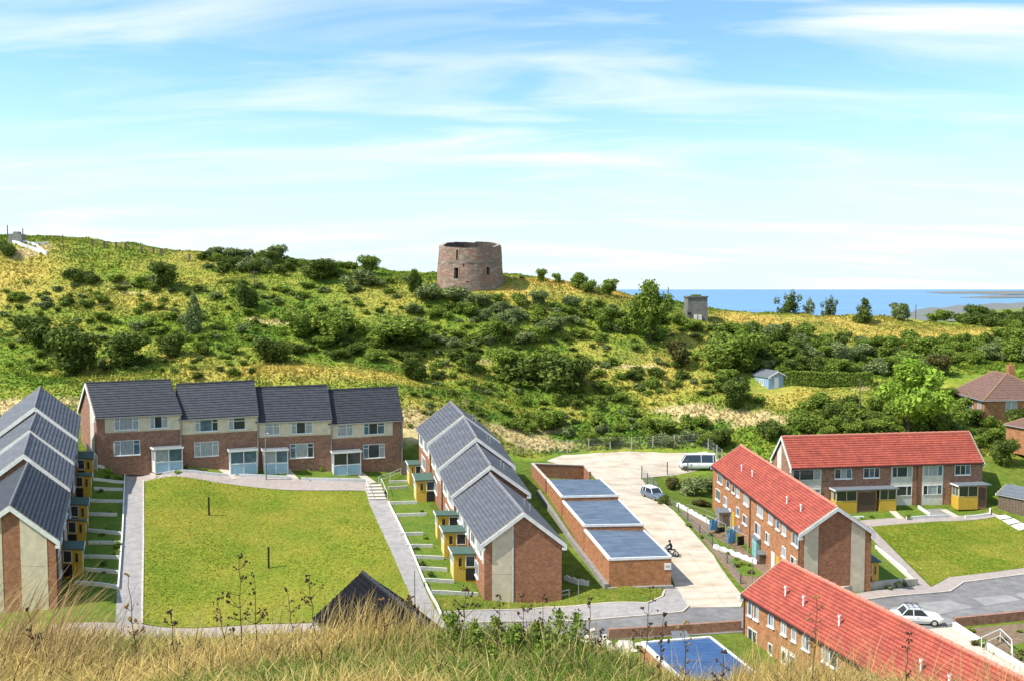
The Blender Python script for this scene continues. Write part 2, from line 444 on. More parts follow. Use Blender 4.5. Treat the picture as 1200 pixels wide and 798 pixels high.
# ------------------------------------------------------------------ terrain sheet
def blob(x, y, u, v, ru, rv, Y=None):
    """soft mask round the ground point seen at a photo pixel, radii in metres"""
    p = G(u, v)
    return np.exp(-(((x - p.x) / ru) ** 2 + ((y - p.y) / rv) ** 2))
def ground_colour(x, y):
    n1 = fbm(x * .035 + 3, y * .05, 4); n2 = fbm(x * .13, y * .2 + 9, 4); n3 = fbm(x * .6, y * .6, 3)
    green = np.array([.150, .225, .026]); lush = np.array([.095, .175, .022]); straw = np.array([.52, .385, .095]); yg = np.array([.33, .31, .045]); pale = np.array([.36, .29, .14])
    st = np.clip((n1 * .55 + n2 * .45 - .48) * 6, 0, 1) * .5
    for (u, v, ru, rv, a) in ((330, 432, 14, 5, 1.0), (430, 440, 9, 4, .9), (240, 440, 9, 3, .7), (130, 445, 6, 3, .6), (660, 333, 14, 7, 1.2), (720, 345, 8, 8, 1.1), (900, 378, 14, 8, 1.2), (1000, 378, 14, 9, 1.0), (1060, 395, 18, 8, 1.1),
                              (1160, 395, 16, 8, 1.1), (770, 425, 7, 6, .8), (700, 440, 9, 5, .6), (820, 400, 6, 6, .6), (20, 320, 10, 12, .9), (60, 345, 14, 5, .6), (150, 355, 14, 5, .7), (250, 330, 14, 6, .4), (450, 350, 10, 10, .5), (560, 430, 8, 4, .4),
                              (930, 465, 10, 5, .8), (780, 440, 8, 5, .6), (505, 480, 6, 3, .6), (40, 385, 10, 5, .5), (600, 340, 9, 5, 1.0), (960, 470, 6, 4, .5)):
        st = np.maximum(st, a * blob(x, y, u, v, ru, rv) * (.45 + .9 * n2))
    st = np.clip(st, 0, 1)
    lu = np.clip((.5 - n2) * 5, 0, 1)
    c = green[None] * (1 - lu[:, None]) + lush[None] * lu[:, None]
    k = np.clip((n3 - .42) * 3, 0, 1)[:, None] * .42
    c = c * (1 - k) + yg[None] * k
    c = c * (1 - st[:, None]) + (straw[None] * (.75 + .5 * n3[:, None])) * st[:, None]
    ch = np.zeros_like(x)
    for (u, v, ru, rv, a) in ((800, 480, 5, 1.6, 1.4), (850, 486, 7, 1.7, 1.6), (910, 492, 6, 1.6, 1.6), (945, 492, 3, 1.6, 1.2), (20, 478, 8, 2.6, 1.6), (60, 470, 4, 1.5, .7), (620, 518, 5.5, 3.0, 1.6), (590, 525, 3, 1.5, .7), (482, 500, 2.6, 3.5, 1.6), (640, 505, 4, 1, .8), (560, 455, 2, 1.5, .8), (545, 470, 2, 1.5, .7),
                              (745, 430, 6, .8, .9), (690, 431, 5, .7, .8), (320, 377, 6, .7, .9), (30, 297, 3, 3, .9), (45, 292, 3, 3, .8), (575, 425, 4, .8, .7), (505, 428, 4, .8, .7), (140, 335, 5, 1.5, .5), (1010, 455, 8, .8, .7), (160, 345, 8, 1.2, .5)):
        ch = np.maximum(ch, a * blob(x, y, u, v, ru, rv))
    ch = np.clip((ch - .35 + (n3 - .5) * .9) * 3, 0, 1)[:, None]
    c = c * (1 - ch) + pale[None] * 1.45 * ch
    em = np.clip((130 - y) / 6, 0, 1)[:, None] * (1 - ch)
    c = c * (1 - em) + (np.array([.105, .155, .020])[None] * (1 - k) + np.array([.19, .19, .035])[None] * k) * (.8 + .4 * n2[:, None]) * em
    nearm = np.clip((60 - y) / 10, 0, 1)[:, None]
    c = c * (1 - nearm) + (np.array([.30, .24, .075])[None] * (.6 + .6 * n2[:, None])) * nearm
    return c
xs = np.arange(-170, 190.1, 1.0)
ys = np.concatenate([np.arange(-6, 22, .4), np.arange(22, 60, 1.6), np.arange(60, 215, 1.0), np.arange(215, 300, 2.5)])
GX, GY = np.meshgrid(xs, ys)
GZ = terrain(GX, GY)
nx, ny = len(xs), len(ys)
idx = np.arange(nx * ny).reshape(ny, nx)
quads = np.stack([idx[:-1, :-1], idx[:-1, 1:], idx[1:, 1:], idx[1:, :-1]], -1).reshape(-1, 4)
me = bpy.data.meshes.new('hillside')
me.from_pydata(np.stack([GX.ravel(), GY.ravel(), GZ.ravel()], -1).tolist(), [], quads.tolist())
ca = me.color_attributes.new('Col', 'FLOAT_COLOR', 'POINT')
gc = ground_colour(GX.ravel(), GY.ravel())
ca.data.foreach_set('color', np.concatenate([gc, np.ones((len(gc), 1))], 1).ravel())
me.polygons.foreach_set('use_smooth', [True] * len(me.polygons))
TERR = mat('hill_turf', (.72, .72, .72), (1.25, 1.25, 1.2), scale=1.3, rough=.95, spec=.1, bump=.6, detail=8, attr='Col')
me.materials.append(TERR)
hill = bpy.data.objects.new('hillside', me); COL.objects.link(hill); tag(hill, kind='structure')

# sea, far land
def sheet(name, pts, z, m, kind='structure'):
    mb = MB(); mb.face([(x, y, z) for x, y in pts])
    return build(name, mb, m, kind=kind)
SEA = mat('sea_water', (.028, .15, .36), (.075, .25, .48), scale=.0016, stretch=(.35, 3.0, 1), rough=.3, spec=.5, bump=0, detail=8)
sheet('sea', [(-90000, 280), (90000, 280), (90000, 110000), (-90000, 110000)], -0.02, SEA)
FAR = mat('far_coast', (.13, .15, .16), (.22, .21, .17), scale=.012, stretch=(1, 3, 1), rough=.95)
FIELD = mat('far_field', (.15, .20, .04), (.21, .22, .06), scale=.004, rough=.95)
def farland(name, pix, m, h=1.0, label=None):
    mb = MB(); top = []
    for u, v in pix:
        d = ray(u, v); t = (h - CAM.z) / d.z
        top.append(CAM + d * t)
    n = len(top)
    mb.face(top); 
    for i in range(n):
        a, b = top[i], top[(i + 1) % n]
        mb.face([a, b, b - Vector((0, 0, h + 2)), a - Vector((0, 0, h + 2))])
    return build(name, mb, m, kind='structure')
farland('far_headland', [(1085, 342.6), (1150, 341.6), (1230, 341.0), (1400, 341.0), (1400, 344.2), (1230, 344.6), (1180, 345.6), (1140, 344.4), (1105, 344.2)], FAR, 6)
farland('coast_plain', [(1072, 364), (1090, 360.5), (1106, 361), (1122, 357.6), (1140, 358.4), (1165, 355.2), (1182, 356), (1200, 354.4), (1230, 353), (1420, 352), (1420, 420), (1060, 420), (1050, 376)], FAR, 3)
farland('far_spit', [(1125, 348.8), (1160, 346.8), (1230, 346.2), (1300, 346.5), (1300, 348), (1200, 349), (1160, 349.6)], FAR, 3)
farland('green_field', [(1120, 368), (1150, 363.5), (1200, 361.5), (1420, 361), (1420, 430), (1110, 430)], FIELD, 5)

# ------------------------------------------------------------------ draped sheets, kerbs, walls
def dense(poly, step):
    out = []
    for i in range(len(poly)):
        a, b = Vector(poly[i]), Vector(poly[(i + 1) % len(poly)])
        n = max(1, int((b - a).length / step))
        out += [a.lerp(b, k / n) for k in range(n)]
    return out
def inside(p, poly):
    c = False; j = len(poly) - 1
    for i in range(len(poly)):
        a, b = poly[i], poly[j]
        if (a[1] > p[1]) != (b[1] > p[1]) and p[0] < (b[0] - a[0]) * (p[1] - a[1]) / (b[1] - a[1]) + a[0]:
            c = not c
        j = i
    return c
def drape(name, pix, off, m, step=1.0, kind='structure', parent=None, world=False, **k):
    P = [Vector((p[0], p[1])) for p in pix] if world else [G(u, v).xy for u, v in pix]
    B = dense(P, step)
    n = len(B)
    x0, x1 = min(p.x for p in P), max(p.x for p in P); y0, y1 = min(p.y for p in P), max(p.y for p in P)
    pts = list(B)
    gx = x0 + step * .5
    while gx < x1:
        gy = y0 + step * .5
        while gy < y1:
            if inside((gx, gy), P):
                pts.append(Vector((gx, gy)))
            gy += step
        gx += step
    r = delaunay_2d_cdt(pts, [(i, (i + 1) % n) for i in range(n)], [list(range(n))], 1, 1e-4)
    vs = r[0]
    z = terrain([p.x for p in vs], [p.y for p in vs]) + off
    mb = MB()
    mb.v = [(p.x, p.y, zz) for p, zz in zip(vs, z)]
    mb.f = [tuple(f) for f in r[2]]
    mb.uv = []
    for f in mb.f:
        mb.uv += [(vs[i].x, vs[i].y) for i in f]
    # skirt
    o = build(name, mb, m, kind=kind if parent is None else None, parent=parent, recalc=False, **k)
    if len(o.data.polygons) and o.data.polygons[0].normal.z < 0:
        o.data.flip_normals()
    return o
def polyl(pix, world=False, step=1.2):
    P = [Vector((p[0], p[1])) for p in pix] if world else [G(u, v).xy for u, v in pix]
    out = []
    for i in range(len(P) - 1):
        n = max(1, int((P[i + 1] - P[i]).length / step))
        out += [P[i].lerp(P[i + 1], k / n) for k in range(n)]
    out.append(P[-1])
    return out
def strip(mb, P, w, h0, h1, zfun=None):
    """wall or kerb swept along plan points P, width w, from h0 to h1 above ground"""
    n = len(P); L = []; R = []
    for i in range(n):
        t = (P[min(i + 1, n - 1)] - P[max(i - 1, 0)]).normalized(); nn = Vector((-t.y, t.x)) * (w / 2)
        z = tz(P[i].x, P[i].y) if zfun is None else zfun(P[i])
        hh = h1(i) if callable(h1) else h1
        L.append((P[i] + nn, z, hh)); R.append((P[i] - nn, z, hh))
    g = lambda s, h: Vector((s[0].x, s[0].y, s[1] + h))
    s = 0
    for i in range(n - 1):
        a, b, c, d = L[i], L[i + 1], R[i], R[i + 1]; l = (P[i + 1] - P[i]).length
        mb.face([g(a, h0), g(b, h0), g(b, b[2]), g(a, a[2])], [(s, 0), (s + l, 0), (s + l, b[2]), (s, a[2])])
        mb.face([g(c, h0), g(c, c[2]), g(d, d[2]), g(d, h0)], [(s, 0), (s, c[2]), (s + l, d[2]), (s + l, 0)])
        mb.face([g(a, a[2]), g(b, b[2]), g(d, d[2]), g(c, c[2])], [(s, 0), (s + l, 0), (s + l, w), (s, w)])
        s += l
    for a, c in ((L[0], R[0]), (L[-1], R[-1])):
        mb.face([g(a, h0), g(a, a[2]), g(c, c[2]), g(c, h0)], [(0, 0), (0, a[2]), (w, a[2]), (w, 0)])
def ribbon(name, pix, w, off, m, **k):
    P = polyl(pix); mb = MB(); strip(mb, P, w, -.25, off)
    return build(name, mb, m, **k)
def wall_thing(name, pix, w, h, m, label, cat, group=None, parent=None, world=False):
    P = polyl(pix, world); mb = MB(); strip(mb, P, w, -.4, h)
    if parent is not None:
        return build(name, mb, m, parent=parent)
    b = Vector((P[0].x, P[0].y, tz(P[0].x, P[0].y)))
    return build(name, mb, m, base=b, label=label, cat=cat, group=group)

drape('lawn', [(170, 563), (300, 571), (428, 576), (453, 634), (479, 692), (492, 723), (420, 729), (300, 731), (168, 731)], .045, LAWN, 1.2)
drape('left_path', [(148, 556), (169, 562), (167, 732), (135, 735), (141, 640)], .04, PAVE)
drape('back_path', [(148, 552), (290, 558), (432, 565), (445, 576), (428, 575), (300, 571), (170, 564), (148, 560)], .05, PAVEP)
drape('right_path', [(430, 584), (454, 586), (515, 722), (525, 735), (497, 738), (478, 691), (452, 633)], .055, PAVE)
drape('front_pavement', [(60, 733), (168, 732), (300, 732), (420, 730), (512, 723), (525, 735), (420, 741), (300, 742), (60, 744)], .05, PAVEP)
drape('service_road', [(60, 746), (420, 742), (525, 736), (548, 731), (620, 729.5), (692, 727.5), (760, 722), (800, 718), (808, 711), (868, 711), (940, 708), (1018, 703.5), (1113, 694), (1130, 683), (1200, 674), (1330, 660), (1330, 712), (1200, 726), (1117, 734), (1000, 744), (868, 741), (713, 749), (560, 760), (300, 775), (60, 775)], .03, ASPH, 1.6)
drape('worn_patch', [(1140, 701), (1180, 697), (1197, 703), (1155, 710)], .045, ASPH_L)
drape('worn_patch', [(1045, 712), (1112, 703), (1140, 712), (1100, 720), (1128, 730), (1080, 735), (1030, 728)], .045, ASPH_L)
drape('worn_patch', [(1190, 696), (1240, 690), (1260, 696), (1200, 702)], .045, ASPH_L)
drape('yard', [(806, 712), (868, 711), (872, 700), (835, 650), (790, 600), (770, 585), (752, 560), (815, 552), (842, 540), (828, 529), (740, 529), (660, 533), (640, 540), (690, 552), (722, 585), (750, 620), (782, 660), (792, 690)], .05, CONC, 1.6)
drape('corner_pavement', [(548, 730), (620, 728.5), (692, 726.5), (760, 721), (800, 717), (806, 711), (800, 700), (792, 688), (780, 690), (779, 699), (760, 708), (640, 713), (522, 719), (527, 733)], .10, PAVE)
drape('verge', [(507, 700), (560, 699), (640, 697), (712, 688), (776, 690), (778, 697), (758, 707), (640, 712), (521, 718)], .06, LAWN2)
drape('right_lawn', [(1022, 617), (1100, 611), (1168, 606), (1205, 624), (1260, 652), (1200, 665), (1110, 677), (1092, 687)], .05, LAWN, 1.2)
drape('right_lawn_path', [(1008, 617), (1021, 617), (1091, 688), (1075, 690), (1040, 650)], .045, PAVEP)
drape('terrace_path', [(1000, 616), (1008, 610), (1100, 605), (1160, 600), (1172, 604), (1100, 611), (1022, 617)], .055, PAVEP)
drape('roadside_pavement', [(1000, 697), (1074, 688), (1092, 688), (1112, 677), (1200, 666), (1330, 650), (1330, 658), (1200, 673), (1128, 682.5), (1113, 693), (1018, 702.5), (960, 708), (960, 700)], .10, PAVEP)
drape('near_path', [(1088, 737), (1117, 735), (1160, 765), (1210, 796), (1180, 800), (1130, 765)], .06, SLABM)
drape('garden_strip', [(104, 546), (146, 553), (139, 692), (120, 690), (80, 690), (92, 600)], .03, LAWN2)
drape('garden_strip', [(456, 566), (485, 566), (508, 600), (540, 660), (562, 699), (507, 699), (470, 620)], .03, LAWN2)
drape('garden_strip', [(118, 549), (300, 553), (460, 556), (436, 563), (290, 557), (150, 552)], .02, LAWN2)
drape('garden_strip', [(930, 604), (1150, 599), (1160, 600), (1100, 604.5), (1000, 611), (940, 612)], .02, LAWN2)
drape('garden_strip', [(1018, 640), (1030, 642), (1073, 684), (1000, 690), (985, 690)], .025, LAWN2)
drape('garden_strip', [(796, 598), (838, 612), (880, 650), (905, 665), (905, 690), (872, 690), (830, 640)], .025, SOIL)
drape('garden_bed', [(818, 624), (836, 628), (862, 645), (862, 652), (838, 640)], .05, LAWN2)
drape('garden_bed', [(852, 654), (875, 658), (894, 672), (888, 676), (868, 674)], .05, LAWN2)
drape('garden_strip', [(560, 540), (650, 537), (622, 550), (600, 556)], .04, LAWN2)
for pix in ([(168, 563), (168, 640), (166.5, 731)],):
    ribbon('kerb', pix, .18, .12, KERB, kind='structure')
ribbon('kerb', [(521, 718.5), (640, 712.6), (758, 707.5), (776, 700), (779, 692)], .2, .16, KERB, kind='structure')
ribbon('kerb', [(545, 731), (620, 729), (692, 727), (760, 721.5), (800, 717.5), (807, 711), (800, 700)], .16, .15, KERB, kind='structure')
ribbon('kerb', [(960, 708.3), (1018, 703), (1113, 693.5), (1128.5, 683), (1200, 673.5), (1330, 659)], .18, .15, KERB, kind='structure')
ribbon('kerb', [(60, 745), (300, 742.5), (420, 741.6), (525, 735.5)], .14, .14, KERB, kind='structure')
ribbon('kerb', [(868, 705), (835, 652), (791, 602), (771, 587)], .25, .14, KERB, kind='structure')
# stepping slabs at the end of the terrace path
for (a, b, c, d) in (((1166, 605), (1178, 603.5), (1186, 607), (1172, 609)), ((1174, 610), (1188, 607.6), (1196, 612), (1182, 615)), ((1184, 616), (1197, 612.6), (1208, 618), (1194, 622))):
    drape('paving_slab', [a, b, c, d], .09, STONEW, parent=bpy.data.objects['terrace_path'])

yd = bpy.data.objects['yard']
for pix in ([(700, 531), (726, 552), (756, 585), (790, 625), (832, 680), (850, 711)], [(722, 529), (752, 561)], [(640, 541), (690, 533)], [(668, 545), (742, 548), (768, 553)], [(692, 558), (756, 563)], [(712, 575), (766, 582)], [(728, 596), (788, 603)], [(745, 618), (806, 622)], [(762, 641), (826, 645)], [(784, 668), (848, 672)], [(796, 692), (864, 694)], [(740, 530), (806, 553)]):
    P = polyl(pix); mb = MB(); strip(mb, P, .05, -.05, .058); build('joint', mb, PAVEP, yd)
# ------------------------------------------------------------------ buildings on affine frames
class Frame:
    """a: along the row, b: from the front wall back, h: vertical, h = 0 at the eaves"""
    def __init__(s, e0, e_far, e_back):
        s.P = Vector(e0); va = Vector(e_far) - s.P; vb = Vector(e_back) - s.P
        s.La = va.length; s.Db = vb.length
        s.A = va / s.La; s.B = vb / s.Db
    def __call__(s, a, b, h):
        return s.P + s.A * a + s.B * b + Vector((0, 0, h))
    def local(s, p):
        q = Vector(p) - s.P
        M = Matrix(((s.A.x, s.B.x), (s.A.y, s.B.y)))
        r = M.inverted() @ Vector((q.x, q.y))
        return r.x, r.y
    def ground(s, a, b):
        p = s(a, b, 0)
        return tz(p.x, p.y) - p.z        # ground level as h
def fbox(mb, fr, a0, a1, b0, b1, h0, h1):
    f0 = h0 if callable(h0) else (lambda a, b: h0)
    P = [[[fr(a, b, (f0(a, b) if k == 0 else h1)) for k in (0, 1)] for b in (b0, b1)] for a in (a0, a1)]
    mb.hexa(P, (a1 - a0, b1 - b0, h1 - (f0(a0, b0))))
def roof_slope(mb, fr, a0, a1, b0, h0, b1, h1, n, lift=.07, thick=.10):
    """stepped courses from the eave (b0,h0) to the ridge (b1,h1)"""
    Ls = math.hypot(b1 - b0, h1 - h0)
    for k in range(n):
        t0, t1 = k / n, (k + 1) / n
        bA, hA = b0 + (b1 - b0) * t0, h0 + (h1 - h0) * t0
        bB, hB = b0 + (b1 - b0) * t1, h0 + (h1 - h0) * t1
        lo, hi = lift + .03, .03
        v0, v1 = .42 * k, .42 * (k + 1)
        mb.face([fr(a0, bA, hA + lo), fr(a1, bA, hA + lo), fr(a1, bB, hB + hi), fr(a0, bB, hB + hi)], [(0, v0), (a1 - a0, v0), (a1 - a0, v1), (0, v1)])
        mb.face([fr(a0, bA, hA + hi), fr(a1, bA, hA + hi), fr(a1, bA, hA + lo), fr(a0, bA, hA + lo)], [(0, v0), (a1 - a0, v0), (a1 - a0, v0), (0, v0)])
        for a in (a0, a1):
            mb.face([fr(a, bA, hA + lo), fr(a, bB, hB + hi), fr(a, bB, hB - thick), fr(a, bA, hA - thick)])
    mb.face([fr(a0, b0, h0 - thick), fr(a1, b0, h0 - thick), fr(a1, b1, h1 - thick), fr(a0, b1, h1 - thick)])
    mb.face([fr(a0, b0, h0 - thick), fr(a1, b0, h0 - thick), fr(a1, b0, h0 + .03), fr(a0, b0, h0 + .03)])
def ridge_caps(mb, fr, a0, a1, b, h, seg=.45, r=.14):
    n = max(2, int((a1 - a0) / seg)); d = (a1 - a0) / n
    for i in range(n):
        x0, x1 = a0 + i * d, a0 + (i + 1) * d - .02
        up = .05 + .025 * (i % 2)
        pr = [(-r, -.06), (-r * .6, up * .6 + .03), (0, up + .06), (r * .6, up * .6 + .03), (r, -.06)]
        for j in range(4):
            (p, q), (s_, t) = pr[j], pr[j + 1]
            mb.face([fr(x0, b + p, h + q), fr(x1, b + p, h + q), fr(x1, b + s_, h + t), fr(x0, b + s_, h + t)])
        for x in (x0, x1):
            mb.face([fr(x, b + p, h + q) for p, q in pr])
def window(fr, parent, face, x0, x1, h0, h1, cols, glass=None, transom=False, sill=True, frame_m=None, fw=.075):
    """face = ('b', value, outward sign) for a wall along a, or ('a', value, sign) for an end wall"""
    ax, val, sg = face
    def P(x, o, h):
        return fr(x, val + sg * o, h) if ax == 'b' else fr(val + sg * o, x, h)
    def bx(mb, xa, xb, oa, ob, ha, hb):
        mb.hexa([[[P(x, o, h) for h in (ha, hb)] for o in (oa, ob)] for x in (xa, xb)], (xb - xa, ob - oa, hb - ha))
    mb = MB()
    bx(mb, x0, x1, 0, .07, h0, h0 + fw); bx(mb, x0, x1, 0, .07, h1 - fw, h1)
    bx(mb, x0, x0 + fw, 0, .07, h0 + fw, h1 - fw); bx(mb, x1 - fw, x1, 0, .07, h0 + fw, h1 - fw)
    for c in cols:
        xc = x0 + (x1 - x0) * c
        bx(mb, xc - fw * .5, xc + fw * .5, 0, .065, h0 + fw, h1 - fw)
    if transom:
        ht = h0 + (h1 - h0) * .74
        ed = [0] + list(cols) + [1]
        for i in range(len(ed) - 1):
            if i in (0, len(ed) - 2):
                bx(mb, x0 + (x1 - x0) * ed[i] + .02, x0 + (x1 - x0) * ed[i + 1] - .02, 0, .06, ht - .035, ht + .035)
    w = build('window', mb, frame_m or WHITE, parent)
    edges = [0] + list(cols) + [1]
    for i in range(len(edges) - 1):
        g = MB(); xa, xb = x0 + (x1 - x0) * edges[i] + fw * .5, x0 + (x1 - x0) * edges[i + 1] - fw * .5
        bx(g, xa, xb, .005, .02, h0 + fw * .8, h1 - fw * .8)
        build('pane', g, glass or random.choice([GLASS, NET, GLASS, NET, GLASSB]), w)
    if sill:
        g = MB(); bx(g, x0 - .06, x1 + .06, 0, .16, h0 - .09, h0 - .002)
        build('sill', g, WHITE, w)
    return w
def yellow_porch(fr, parent, a0, a1, dep, top, gnd, sgn_window='near', roofm=GREENR, wallm=YELLOW, side=YELLOW2, half_door=True, depth_b0=0.0):
    """boarded porch standing against the front wall (b < 0)"""
    mb = MB(); fbox(mb, fr, a0, a1, -dep, depth_b0 - .002, gnd - .4, top)
    p = build('porch', mb, wallm, parent)
    r = MB(); fbox(r, fr, a0 - .15, a1 + .15, -dep - .18, depth_b0 - .003, top + .004, top + .12); build('porch_roof', r, roofm, p)
    e = MB(); fbox(e, fr, a0 - .17, a1 + .17, -dep - .23, -dep - .185, top - .06, top + .14); build('roof_edge', e, WHITE, p)
    # front (towards lawn) face boards and glazing
    s = MB(); fbox(s, fr, a0 + .03, a1 - .03, -dep - .03, -dep - .003, gnd + .05, gnd + (top - gnd) * .52); build('front_boards', s, side, p)
    window(fr, p, ('b', -dep, -1), a0 + .12, a1 - .12, gnd + (top - gnd) * .55, top - .12, [.5], sill=False)
    # near end: boarded with a small window and the dark door beside it
    dw = dep * .36
    window(fr, p, ('a', a0, -1), -dep + dep * .22, -dep + dep * .46, gnd + (top - gnd) * .52, top - .3, [], glass=GLASS, sill=False, frame_m=wallm, fw=.05)
    d = MB(); fbox(d, fr, a0 - .03, a0 - .002, -dw, depth_b0 - .06, gnd + .02, gnd + (top - gnd) * .46); build('door', d, DARK, p)
    window(fr, p, ('a', a0, -1), -dw, depth_b0 - .08, gnd + (top - gnd) * .52, top - .12, [], glass=GLASS, sill=False, fw=.05)
    # board battens
    t = MB()
    n = max(3, int((dep - dw) / .28))
    for i in range(1, n):
        b = -dep + (dep - dw) * i / n
        fbox(t, fr, a0 - .012, a0 - .001, b - .012, b + .012, gnd + .05, gnd + (top - gnd) * .5)
    build('batten', t, side, p)
    return p
def white_porch(fr, parent, a0, a1, dep, top, gnd):
    mb = MB(); fbox(mb, fr, a0 + .05, a1 - .05, -dep + .05, -.002, gnd - .4, gnd + .12)
    p = build('porch', mb, CONCP, parent)
    r = MB(); fbox(r, fr, a0 - .2, a1 + .12, -dep - .2, -.003, top + .004, top + .10); build('porch_roof', r, GREYR, p)
    e = MB(); fbox(e, fr, a0 - .22, a1 + .14, -dep - .25, -dep - .205, top - .14, top + .11); fbox(e, fr, a0 - .25, a0 - .205, -dep - .2, -.004, top - .14, top + .11); build('roof_edge', e, WHITE, p)
    f = MB()
    for a in (a0, a0 + (a1 - a0) * .5, a1):
        fbox(f, fr, a - .06, a + .06, -dep, -dep + .12, gnd, top)
    fbox(f, fr, a0 - .06, a0 + .06, -.15, -.004, gnd, top)
    fbox(f, fr, a0, a1, -dep + .01, -dep + .11, gnd + (top - gnd) * .42, gnd + (top - gnd) * .47)
    fbox(f, fr, a0, a1, -dep + .01, -dep + .11, gnd + .02, gnd + .1)
    fbox(f, fr, a0 - .05, a0 + .05, -dep + .13, -.16, gnd + (top - gnd) * .42, gnd + (top - gnd) * .47)
    build('porch_frame', f, WHITE, p)
    for i, (x0, x1) in enumerate(((a0 + .06, a0 + (a1 - a0) * .5 - .06), (a0 + (a1 - a0) * .5 + .06, a1 - .06))):
        g = MB(); fbox(g, fr, x0, x1, -dep + .05, -dep + .07, gnd + (top - gnd) * .47, top); build('pane', g, random.choice([GLASSB, NET, GLASS]), p)
        g = MB(); fbox(g, fr, x0, x1, -dep + .03, -dep + .06, gnd + .1, gnd + (top - gnd) * .42); build('lower_panel', g, BLUEP, p)
    g = MB(); fbox(g, fr, a0 - .02, a0, -dep + .12, -.16, gnd + (top - gnd) * .47, top); build('pane', g, NET, p)
    g = MB(); fbox(g, fr, a0 - .02, a0, -dep + .12, -.16, gnd + .05, gnd + (top - gnd) * .42); build('lower_panel', g, WHITE, p)
    g = MB(); fbox(g, fr, a1, a1 + .02, -dep + .12, -.01, gnd + .05, top); build('side_panel', g, WHITE, p)
    return p
def gable_house(name, label, group, fr, rise, wallm, roofm, ridgem, cat='house', ohb=.35, oha=.22, courses=12, gables=(0,), wall_depth=None, bb=.40):
    La, Db = fr.La, fr.Db
    g0 = min(fr.ground(a, b) for a in (0, La) for b in (0, Db)) - .5
    base = fr(La / 2, Db / 2, 0); base.z = tz(base.x, base.y)
    root = empty(name, base, label, cat, group)
    a0, a1, b0, b1 = oha, La - .02, ohb, Db - ohb
    k = rise / (Db / 2)
    h_e = -.10 + k * ohb - .05
    mb = MB()
    lo = lambda a, b: g0
    A = [fr(a0, b0, g0), fr(a0, b1, g0), fr(a0, b1, h_e), fr(a0, Db / 2, rise - .16), fr(a0, b0, h_e)]
    Bp = [fr(a1, b0, g0), fr(a1, b1, g0), fr(a1, b1, h_e), fr(a1, Db / 2, rise - .16), fr(a1, b0, h_e)]
    uv = [(b0, g0), (b1, g0), (b1, h_e), (Db / 2, rise), (b0, h_e)]
    mb.face(A, uv); mb.face(Bp, uv)
    for i in range(5):
        j = (i + 1) % 5
        hi, hj = uv[i][1], uv[j][1]
        mb.face([A[i], A[j], Bp[j], Bp[i]], [(0, hi), (0, hj), (a1 - a0, hj), (a1 - a0, hi)])
    build('wall', mb, wallm, root)
    for (bb0, bb1) in ((0, Db / 2), (Db, Db / 2)):
        r = MB(); roof_slope(r, fr, 0, La, bb0, 0, bb1, rise, courses); ro = build('roof_slope', r, roofm, root)
    rc = MB(); ridge_caps(rc, fr, 0, La, Db / 2, rise + .05); build('ridge', rc, ridgem, root)
    for ga in gables:
        a, s = (0, -1) if ga == 0 else (La, 1)
        for (bS, sg) in ((-.06, 1), (Db + .06, -1)):
            m_ = MB(); hs = -.06 * k
            q = lambda o, b, h: fr(a + s * o, b, h)
            P = [[[q(o, bS, hs - bb), q(o, bS, hs + .03)], [q(o, Db / 2, rise - bb), q(o, Db / 2, rise + .03)]] for o in (.002, .10)]
            m_.hexa(P, (.05, Db / 2, bb))
            P = [[[q(o, b_, hs - bb - .12), q(o, b_, hs - bb + .1)] for b_ in (bS, bS + sg * .42)] for o in (-.02, .105)]
            m_.hexa(P, (.1, .3, .3))
            build('bargeboard', m_, WHITE, root)
        m_ = MB()
        for (bS) in (0, Db):
            P = [[[fr(a + s * o, bS, .0), fr(a + s * o, bS, .09)], [fr(a + s * o, Db / 2, rise), fr(a + s * o, Db / 2, rise + .09)]] for o in (-.10, .03)]
            m_.hexa(P)
        build('verge_mortar', m_, MORTAR, root)
    for (b_, sg) in ((0, -1), (Db, 1)):
        f_ = MB(); fbox(f_, fr, .05, La - .05, min(b_, b_ + sg * .09), max(b_, b_ + sg * .09), -.14, -.04); build('gutter', f_, GALV if roofm is not REDT else DARK, root)
    root['h_e'] = h_e; root['g0'] = g0
    return root
def panel(fr, parent, name, face, x0, x1, h0, h1, m, o=.02, top=None):
    ax, val, sg = face
    P = lambda x, oo, h: fr(x, val + sg * oo, h) if ax == 'b' else fr(val + sg * oo, x, h)
    t = top or (lambda x: h1)
    mb = MB(); mb.hexa([[[P(x, oo, h0), P(x, oo, t(x))] for oo in (.001, o)] for x in (x0, x1)], (x1 - x0, o, h1 - h0))
    return build(name, mb, m, parent)
def downpipe(fr, parent, a, b, h0, h1, m=PIPE, r=.06):
    mb = MB(); mb.bar(fr(a, b, h0), fr(a, b, h1), r, n=6); return build('downpipe', mb, m, parent)
def flue(fr, parent, a, b, h, L=.9, m=GALV):
    mb = MB(); mb.bar(fr(a, b, h - .2), fr(a, b, h + L), .075, n=8); mb.bar(fr(a, b, h + L - .18), fr(a, b, h + L), .12, n=8)
    return build('flue_pipe', mb, m, parent)

